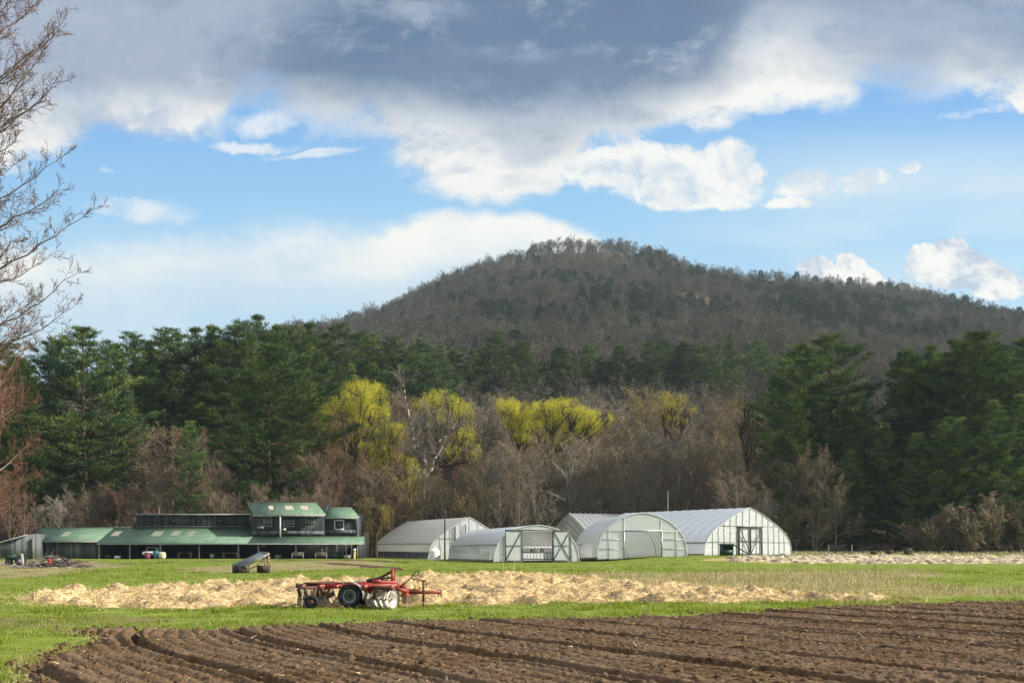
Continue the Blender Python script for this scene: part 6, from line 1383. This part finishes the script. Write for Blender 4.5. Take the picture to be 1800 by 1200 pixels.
    b = MB(); b.tube([P(648, 1022, -0.25), P(676, 1017.5, -0.25)], 0.055, 10, True); b.tube([P(676, 1017.5, -0.25), P(690, 1016, -0.2)], 0.025, 8); b.build('hydraulic_cylinder', M['black'], t)
    b = MB(); b.tube([P(676, 1016, -.2), P(682, 1012, -.25), P(687, 1015, -.2), P(684, 1020, -.15), P(664, 1022, -.25)], 0.012, 5); b.build('hose', M['black'], t)
    # tongue
    b = MB(); b.beam(P(700, 1034, -0.38), P(722, 1042, -0.05), 0.08, 0.09); b.beam(P(700, 1034, 0.38), P(722, 1042, 0.05), 0.08, 0.09); b.beam(P(716, 1042.6, 0), P(777, 1041.5, 0), 0.085, 0.085); b.beam(P(718, 1038.3, 0.12), P(737, 1037.8, 0.10), 0.05); b.beam(P(712, 1032, -0.05), P(714, 1044, -0.05), 0.10, 0.14)
    b.build('drawbar', M['red_paint'], t)
    b = MB(); b.beam(P(776, 1042, -0.05), P(777.5, 1049, -0.05), 0.05, 0.03); b.beam(P(771, 1043, 0.0), P(772, 1049, 0.0), 0.03); b.beam(P(774, 1038.5, 0), P(778, 1038.5, 0), 0.10, 0.03); b.build('hitch', M['rust'], t)
    b = MB(); b.beam(P(746, 1022, -0.09), P(746, 1058, -0.09), 0.06); b.beam(P(746, 1056, -0.09), P(746, 1066, -0.09), 0.035); b.box(P(746, 1066.3, -0.09), (0.14, 0.14, 0.02)); b.beam(P(741, 1021.5, -0.09), P(751, 1021.5, -0.09), 0.03); b.build('jack_stand', M['rust'], t)
    b = MB(); b.tube([P(701, 1036, -.2), P(712, 1028, -.2), P(724, 1017, -.15), P(730, 1008, -.12), P(735, 1003.8, -.1), P(738.5, 1006, -.08), P(737, 1012, -.06), P(731, 1014, -.05), P(726, 1011, -.05)], 0.014, 6)
    b.tube([P(727, 1012, -.1), P(729, 1024, -.1), P(732, 1033, -.12), P(728, 1038, -.1)], 0.010, 5); b.tube([P(724, 1017, -.15), P(733, 1020, -.1), P(744, 1020.5, -.09), P(750, 1023, -.05), P(751, 1034, -.05)], 0.012, 5); b.tube([P(738, 1020, -.1), P(736, 1030, -.12), P(741, 1038, -.1)], 0.009, 5)
    b.build('hose', M['black'], t); b = MB(); b.beam(P(703, 1035, -.22), P(722, 1019.5, -.22), 0.04); b.build('hose_bracket', M['rust'], t)
    b = MB(); b.prism([P(706, 1046, -0.16), P(722, 1049, -0.14), P(716, 1035, -0.15)], (0, 0.02, 0)); b.build('reflector_triangle', M['orange'], t)
    tag(t, 'red disc harrow with grey-rimmed wheels and shiny discs parked at the straw edge', 'harrow')
build_harrow()

# ================================================================ slanted panel stand, junk heap, small things
def build_mid_things():
    d = 69.5; k = d/F; x0, y0, z0 = at(440, d); t = empty('slanted_panel_stand', (x0, y0, z0)); P = lambda px, py, y=0.0: ((px-440)*k*(1+y/d), y, EYE+(YH-py)*k*(1+y/d)-z0)
    A, B_, C_, D_ = P(407, 994, 0.1), P(433, 996.5, -0.55), P(476, 973.5, -0.4), P(452, 971, 0.75); e = np.array([0, 0, 0.06]); V = [np.array(q) for q in (A, B_, C_, D_)]
    b = MB(); b.add([tuple(v) for v in V]+[tuple(v+e) for v in V], BOXQ); b.build('panel', M['panel'], t)
    b = MB(); b.beam(tuple(V[1]+e/2+[0, -0.03, 0.0]), tuple(V[2]+e/2+[0, -0.03, 0.0]), 0.05, 0.11); b.beam(tuple(V[2]+e/2), tuple(V[3]+e/2), 0.06, 0.10); b.build('edge_board', M['trim'], t)
    b = MB(); z1 = V[1][2]-0.02; b.prism([(A[0]+0.02, 0.1, 0), (B_[0]-0.0, -0.5, 0), (B_[0], -0.5, z1), (A[0]+0.02, 0.1, A[2]-0.02)], (0.10, 0.55, 0)); b.build('box', M['wood_dark'], t)
    for px, y, py in ((441, -0.45, 991), (463, 0.5, 979), (474, -0.35, 975.5), (470, 0.6, 976)):
        q = P(px, py, y); l = MB(); l.beam((q[0], y, 0), (q[0]-0.02, y, q[2]), 0.08); l.build('leg', M['wood'], t)
    b = MB(); b.beam(P(441, 1000, -0.45), P(470, 985, -0.36), 0.06); b.beam(P(455, 986, 0.5), P(474, 986, -0.35), 0.06); b.build('brace', M['wood'], t)
    b = MB(); b.box((P(462, 1000)[0], 0.25, 0.24), (0.75, 0.5, 0.46)); b.build('shelf_box', M['wood_dark'], t)  # dark box standing in for the shade beneath the panel
    tag(t, 'wooden stand with a dark slanted panel roof on the dirt before the barn', 'stand')
    # junk and brush heap at the left
    r = np.random.RandomState(22); d = 86.0; k = d/F; x0, y0, z0 = at(92, d); t = empty('brush_heap', (x0, y0, z0))
    b = MB(); n = 330; hx = r.normal(0, 1.25, n); hy = r.normal(0, 0.8, n); hz = np.clip(0.95*np.exp(-(hx/1.5)**2-(hy/1.1)**2)*r.rand(n)+0.05, 0, None)
    for i in range(n):
        az = r.rand()*PI; L = 0.5+1.3*r.rand(); dv = np.array([math.cos(az), math.sin(az), r.normal(0, 0.28)])*L/2; c = np.array([hx[i], hy[i], hz[i]]); p0 = c-dv; p1 = c+dv; p0[2] = max(p0[2], 0.02); p1[2] = max(p1[2], 0.02)
        m_ = (p0+p1)/2+r.normal(0, 0.08, 3); m_[2] = max(m_[2], 0.03); b.tube([p0, m_, p1], [0.012+0.03*r.rand()**2]*2+[0.008], 4)
    b.build('branches', M['wood_grey'], t)['kind'] = 'stuff'
    b = MB()
    for i in range(26):
        az = r.rand()*PI; L = 0.6+1.0*r.rand(); c = np.array([r.normal(0, 1.0), r.normal(0, 0.6), 0.15+0.5*r.rand()]); dv = np.array([math.cos(az), math.sin(az), r.normal(0, 0.25)])*L/2; b.beam(c-dv, c+dv, 0.12, 0.03)
    b.build('scrap_boards', M['wood_dark'], t); tag(t, 'tangled heap of brush and scrap boards in front of the low wing', 'brush heap')
    bo = [((66, 992), (86, 985), 'long pale board slanting over the left of the brush heap', .16, -1.2), ((87, 986), (106, 982), 'pale board lying on top of the brush heap', .15, -1.1), ((80, 1003), (101, 1003), 'left of two pale boards on the grass before the brush heap', .2, -2.2), ((109, 1002.5), (124, 1002.5), 'right of two pale boards on the grass before the brush heap', .16, -2.0)]
    for (a, c, lab, w, yy) in bo:
        o = empty('loose_board', (0, 0, 0)); dd = d+yy; kk = dd/F; q = lambda p: ((p[0]-900)*kk, dd, max(EYE+(YH-p[1])*kk, 0.05)); p0, p1 = np.array(q(a)), np.array(q(c)); m_ = (p0+p1)/2; bpy.data.objects.remove(o)
        b = MB(); b.beam(p0-m_, p1-m_, w, 0.06); o = b.build('loose_board', M['wood_pale'], loc=tuple(m_)); tag(o, lab, 'board', 'pale boards by the brush heap')
    b = MB(); b.tube([(0, 0, 0), (0, 0, 0.32), (0, 0, 0.36)], [0.16, 0.16, 0.10], 12, True); b.tube([(-.1, 0, .36), (-.1, 0, .44), (.1, 0, .44), (.1, 0, .36)], 0.015, 5); o = b.build('fuel_can', M['red_paint'], loc=(*PX(87, d-1.5), 0.35)); tag(o, 'small red can half hidden in the brush heap', 'can')
    for px, sz, lab in ((118, 0.8, 'rusty drum lying at the right side of the brush heap'), (139, 0.62, 'bent rusty drum at the far right of the brush heap')):
        b = MB(); b.disc((0, 0, sz*0.42), (1, 0.5, 0.1), sz*0.42, sz*1.1, 18, sz*0.05); o = b.build('old_drum', M['rust'], loc=(*PX(px, d+1.0), 0.0)); tag(o, lab, 'drum', 'drums by the brush heap')
    # dark green machine under the lean-to
    dd = 96.0; x0, y0, z0 = at(27, dd); t = empty('garden_tractor', (x0, y0, z0), 0.25); b = MB(); b.prism([(-0.75, -0.3, 0.45), (0.15, -0.3, 0.45), (0.15, -0.3, 0.98), (-0.6, -0.3, 0.88), (-0.75, -0.3, 0.8)], (0, 0.6, 0)); b.box((0.4, 0, 0.55), (0.6, 0.5, 0.2)); b.build('body', M['green_dark'], t)
    b = MB(); b.box((0.45, 0, 0.74), (0.42, 0.4, 0.1)); b.beam((0.66, 0, 0.74), (0.74, 0, 1.15), 0.4, 0.08, (0, 1, 0)); b.build('seat', M['black'], t); b = MB(); b.beam((0.1, 0, 0.95), (0.25, 0, 1.18), 0.04)
    A = np.linspace(0, 2*PI, 15); b.tube(np.stack([0.27+0.06*np.cos(A), 0.18*np.sin(A), 1.19+0.08*np.cos(A)], 1), 0.015, 5); b.build('steering_wheel', M['black'], t)
    for sx, rr in ((-0.5, 0.25), (0.45, 0.42)):
        for sy in (-0.48, 0.42): w = MB(); w.disc((sx, sy, rr), (0, 1, 0), rr, 0.2, 20, rr*0.5); wh = w.build('wheel', M['rubber'], t); w = MB(); w.disc((sx, sy, rr), (0, 1, 0), rr*0.5, 0.12, 14); w.build('rim', M['trim'], wh)
    b = MB(); A = np.radians(np.linspace(0, 180, 12)); b.tube(np.stack([0.45+0.5*np.cos(A), np.full(12, -0.48), 0.45+0.5*np.sin(A)], 1), 0.05, 6); b.build('fender', M['green_dark'], t)
    tag(t, 'small dark green tractor parked against the grey lean-to shed', 'tractor')
    b = MB(); b.beam((0, 0, 0), (-0.2, 0.25, 1.05), 0.22, 0.04); o = b.build('leaning_board', M['trim'], loc=(*PX(40.5, 94), 0.0)); tag(o, 'grey board leaning right of the small green tractor', 'board')
    # dry stalks in front of the white hoop house
    for px, h, lab in ((886, 1.15, 'left one of two dry pale stalks before the white hoop house'), (905, 1.3, 'right one of two dry pale stalks before the white hoop house'), (1539, 1.0, 'lone dark dry stalk standing in the fallow patch at right')):
        x, y, z = at(px, 66 if px < 1000 else 62); b = MB(); rr = np.random.RandomState(int(px)); b.tube([(0, 0, -.05), (-0.04, 0, h*0.5), (-0.12 if px < 900 else 0.03, 0, h)], [0.014, 0.011, 0.006], 5)
        for q in range(9): f = 0.2+0.75*rr.rand(); az = rr.rand()*6.28; b.tube([(-0.04*f*2, 0, h*f), (-0.08*f+0.12*math.cos(az), 0.12*math.sin(az), h*f+0.14)], [0.007, 0.003], 4)
        o = b.build('dry_stalk', M['straw'] if px < 1000 else M['bark_dark'], loc=(x, y, z)); tag(o, lab, 'plant')
    # molehill of soil at the field's edge
build_mid_things()

# ================================================================ leafless tree leaning in from the left
M['bark_mauve'] = leaf_mat('bark_mauve', [(0.10, 0.070, 0.066), (0.20, 0.145, 0.13)], 0, objvar=0.1)
M['bud_rose'] = leaf_mat('bud_rose', [(0.17, 0.085, 0.065), (0.30, 0.15, 0.11)], 0.3, objvar=0.1, clump=0.4)
def build_front_tree():
    d = 31.0; k = d/F; px0 = -190; x0, y0, z0 = at(px0, d); r = np.random.RandomState(33); T = Tree(34); a = MB()
    P = lambda px, py, y=0.0: np.array([(px-px0)*k, y, EYE+(YH-py)*k-z0])
    tz = np.linspace(-0.3, 17.5, 14); tp = np.stack([0.25*np.sin(tz*0.3), 0.2*np.cos(tz*0.27), tz], 1); a.tube(tp, np.linspace(0.34, 0.06, 14), 9)
    tg = [(130, -60), (122, 40), (95, -20), (140, 145), (146, 100), (60, 20), (30, 90), (110, 200), (118, 245), (95, 300), (60, 250), (178, 352), (130, 330), (138, 468), (128, 520), (70, 420), (40, 360), (78, 560), (112, 585), (20, 480), (10, 200), (0, 560), (40, 140), (150, 60), (50, -30), (45, 60), (30, 180), (50, 220), (20, 260), (60, 320), (30, 420), (50, 500), (30, 540), (90, 450), (70, 100), (80, 30), (20, 20)]
    sub = [None, (13, 0.55, 0.30, 9, 0.07, 0.25), (7, 0.6, 0.50, 4, 0.15, 0.1), (5, 0.7, 0.5, 3, 0.18, 0.1), (0, 0, 0, 2, 0.2, 0)]
    for i, (px, py) in enumerate(tg):
        px -= 30; y = r.uniform(-2.0, 2.0); e = P(px, py, y); L = np.linalg.norm(e[:2]); zs = e[2]-L*r.uniform(0.55, 0.95)*(0.6 if py > 300 else 1.0); zs = max(zs, 2.5); s0 = np.array([np.interp(zs, tz, tp[:, 0]), np.interp(zs, tz, tp[:, 1]), zs])
        c = s0*0.45+e*0.55+np.array([0.3, 0, -0.35 if py < 300 else -0.8]); B = bez(s0, c, e, 14); B[1:-1] += r.normal(0, 0.035, (12, 3)); rad = np.linspace(0.042, 0.007, 14)
        a.tube(B, rad, 6)
        for j in range(3, 14):
            for _ in range(2):
                dv = unit(B[min(j+1, 13)]-B[j-1]); nd = unit(dv*0.7+r.normal(0, 0.65, 3)+[0, 0, 0.3]); q = B[j]
                T.branch(q, nd, (1.25-0.06*j)*(0.6+0.6*r.rand()), rad[j]*0.45, 1, [None, (5, 0.75, 0.5, 7, 0.16, 0.15), (3, 0.8, 0.5, 4, 0.2, 0.15), (0, 0, 0, 2, 0.2, 0)], (0, 0.07, 0.08, 0.08))
    c = MB()
    for lv, mr in ((1, 0.005), (2, 0.0034), (3, 0.0026)):
        S = T.seg[lv]; c.tubes(np.array([s_[0] for s_ in S]), np.array([s_[1] for s_ in S]), np.maximum([s_[2] for s_ in S], mr), np.maximum([s_[3] for s_ in S], mr*0.8), 3)
    o = empty('budding_tree', (x0, y0, z0)); a.build('trunk', M['bark_mauve'], o, True); c.build('crown', M['bark_mauve'], o)
    tips = np.array([q[0] for q in T.tips]); n = len(tips)*2; pp = np.repeat(tips, 2, 0)+r.normal(0, 0.022, (n, 3)); b = MB(); quads(b, pp, r.normal(0, 1, (n, 3))+[0, 0, .6], 0.026+0.02*r.rand(n), 0.016, r); b.build('buds', M['bud_dark'], o)
    tag(o, 'large leafless budding tree whose branches reach in at the upper left', 'tree')
    # reddish maple at the left edge, half out of the picture
    pr = bare_proto('w1'); x, y, z = at(-22, 112); h = EYE+(YH-578)/F*112-z; s = h/pr[2]; o = plant_tree('maple_tree', pr, -22, 112, s*0.66, 1.0, sz=s, cm=M['bud_rose']); tag(o, 'red-budding maple at the left edge, half out of the picture', 'tree')
build_front_tree()
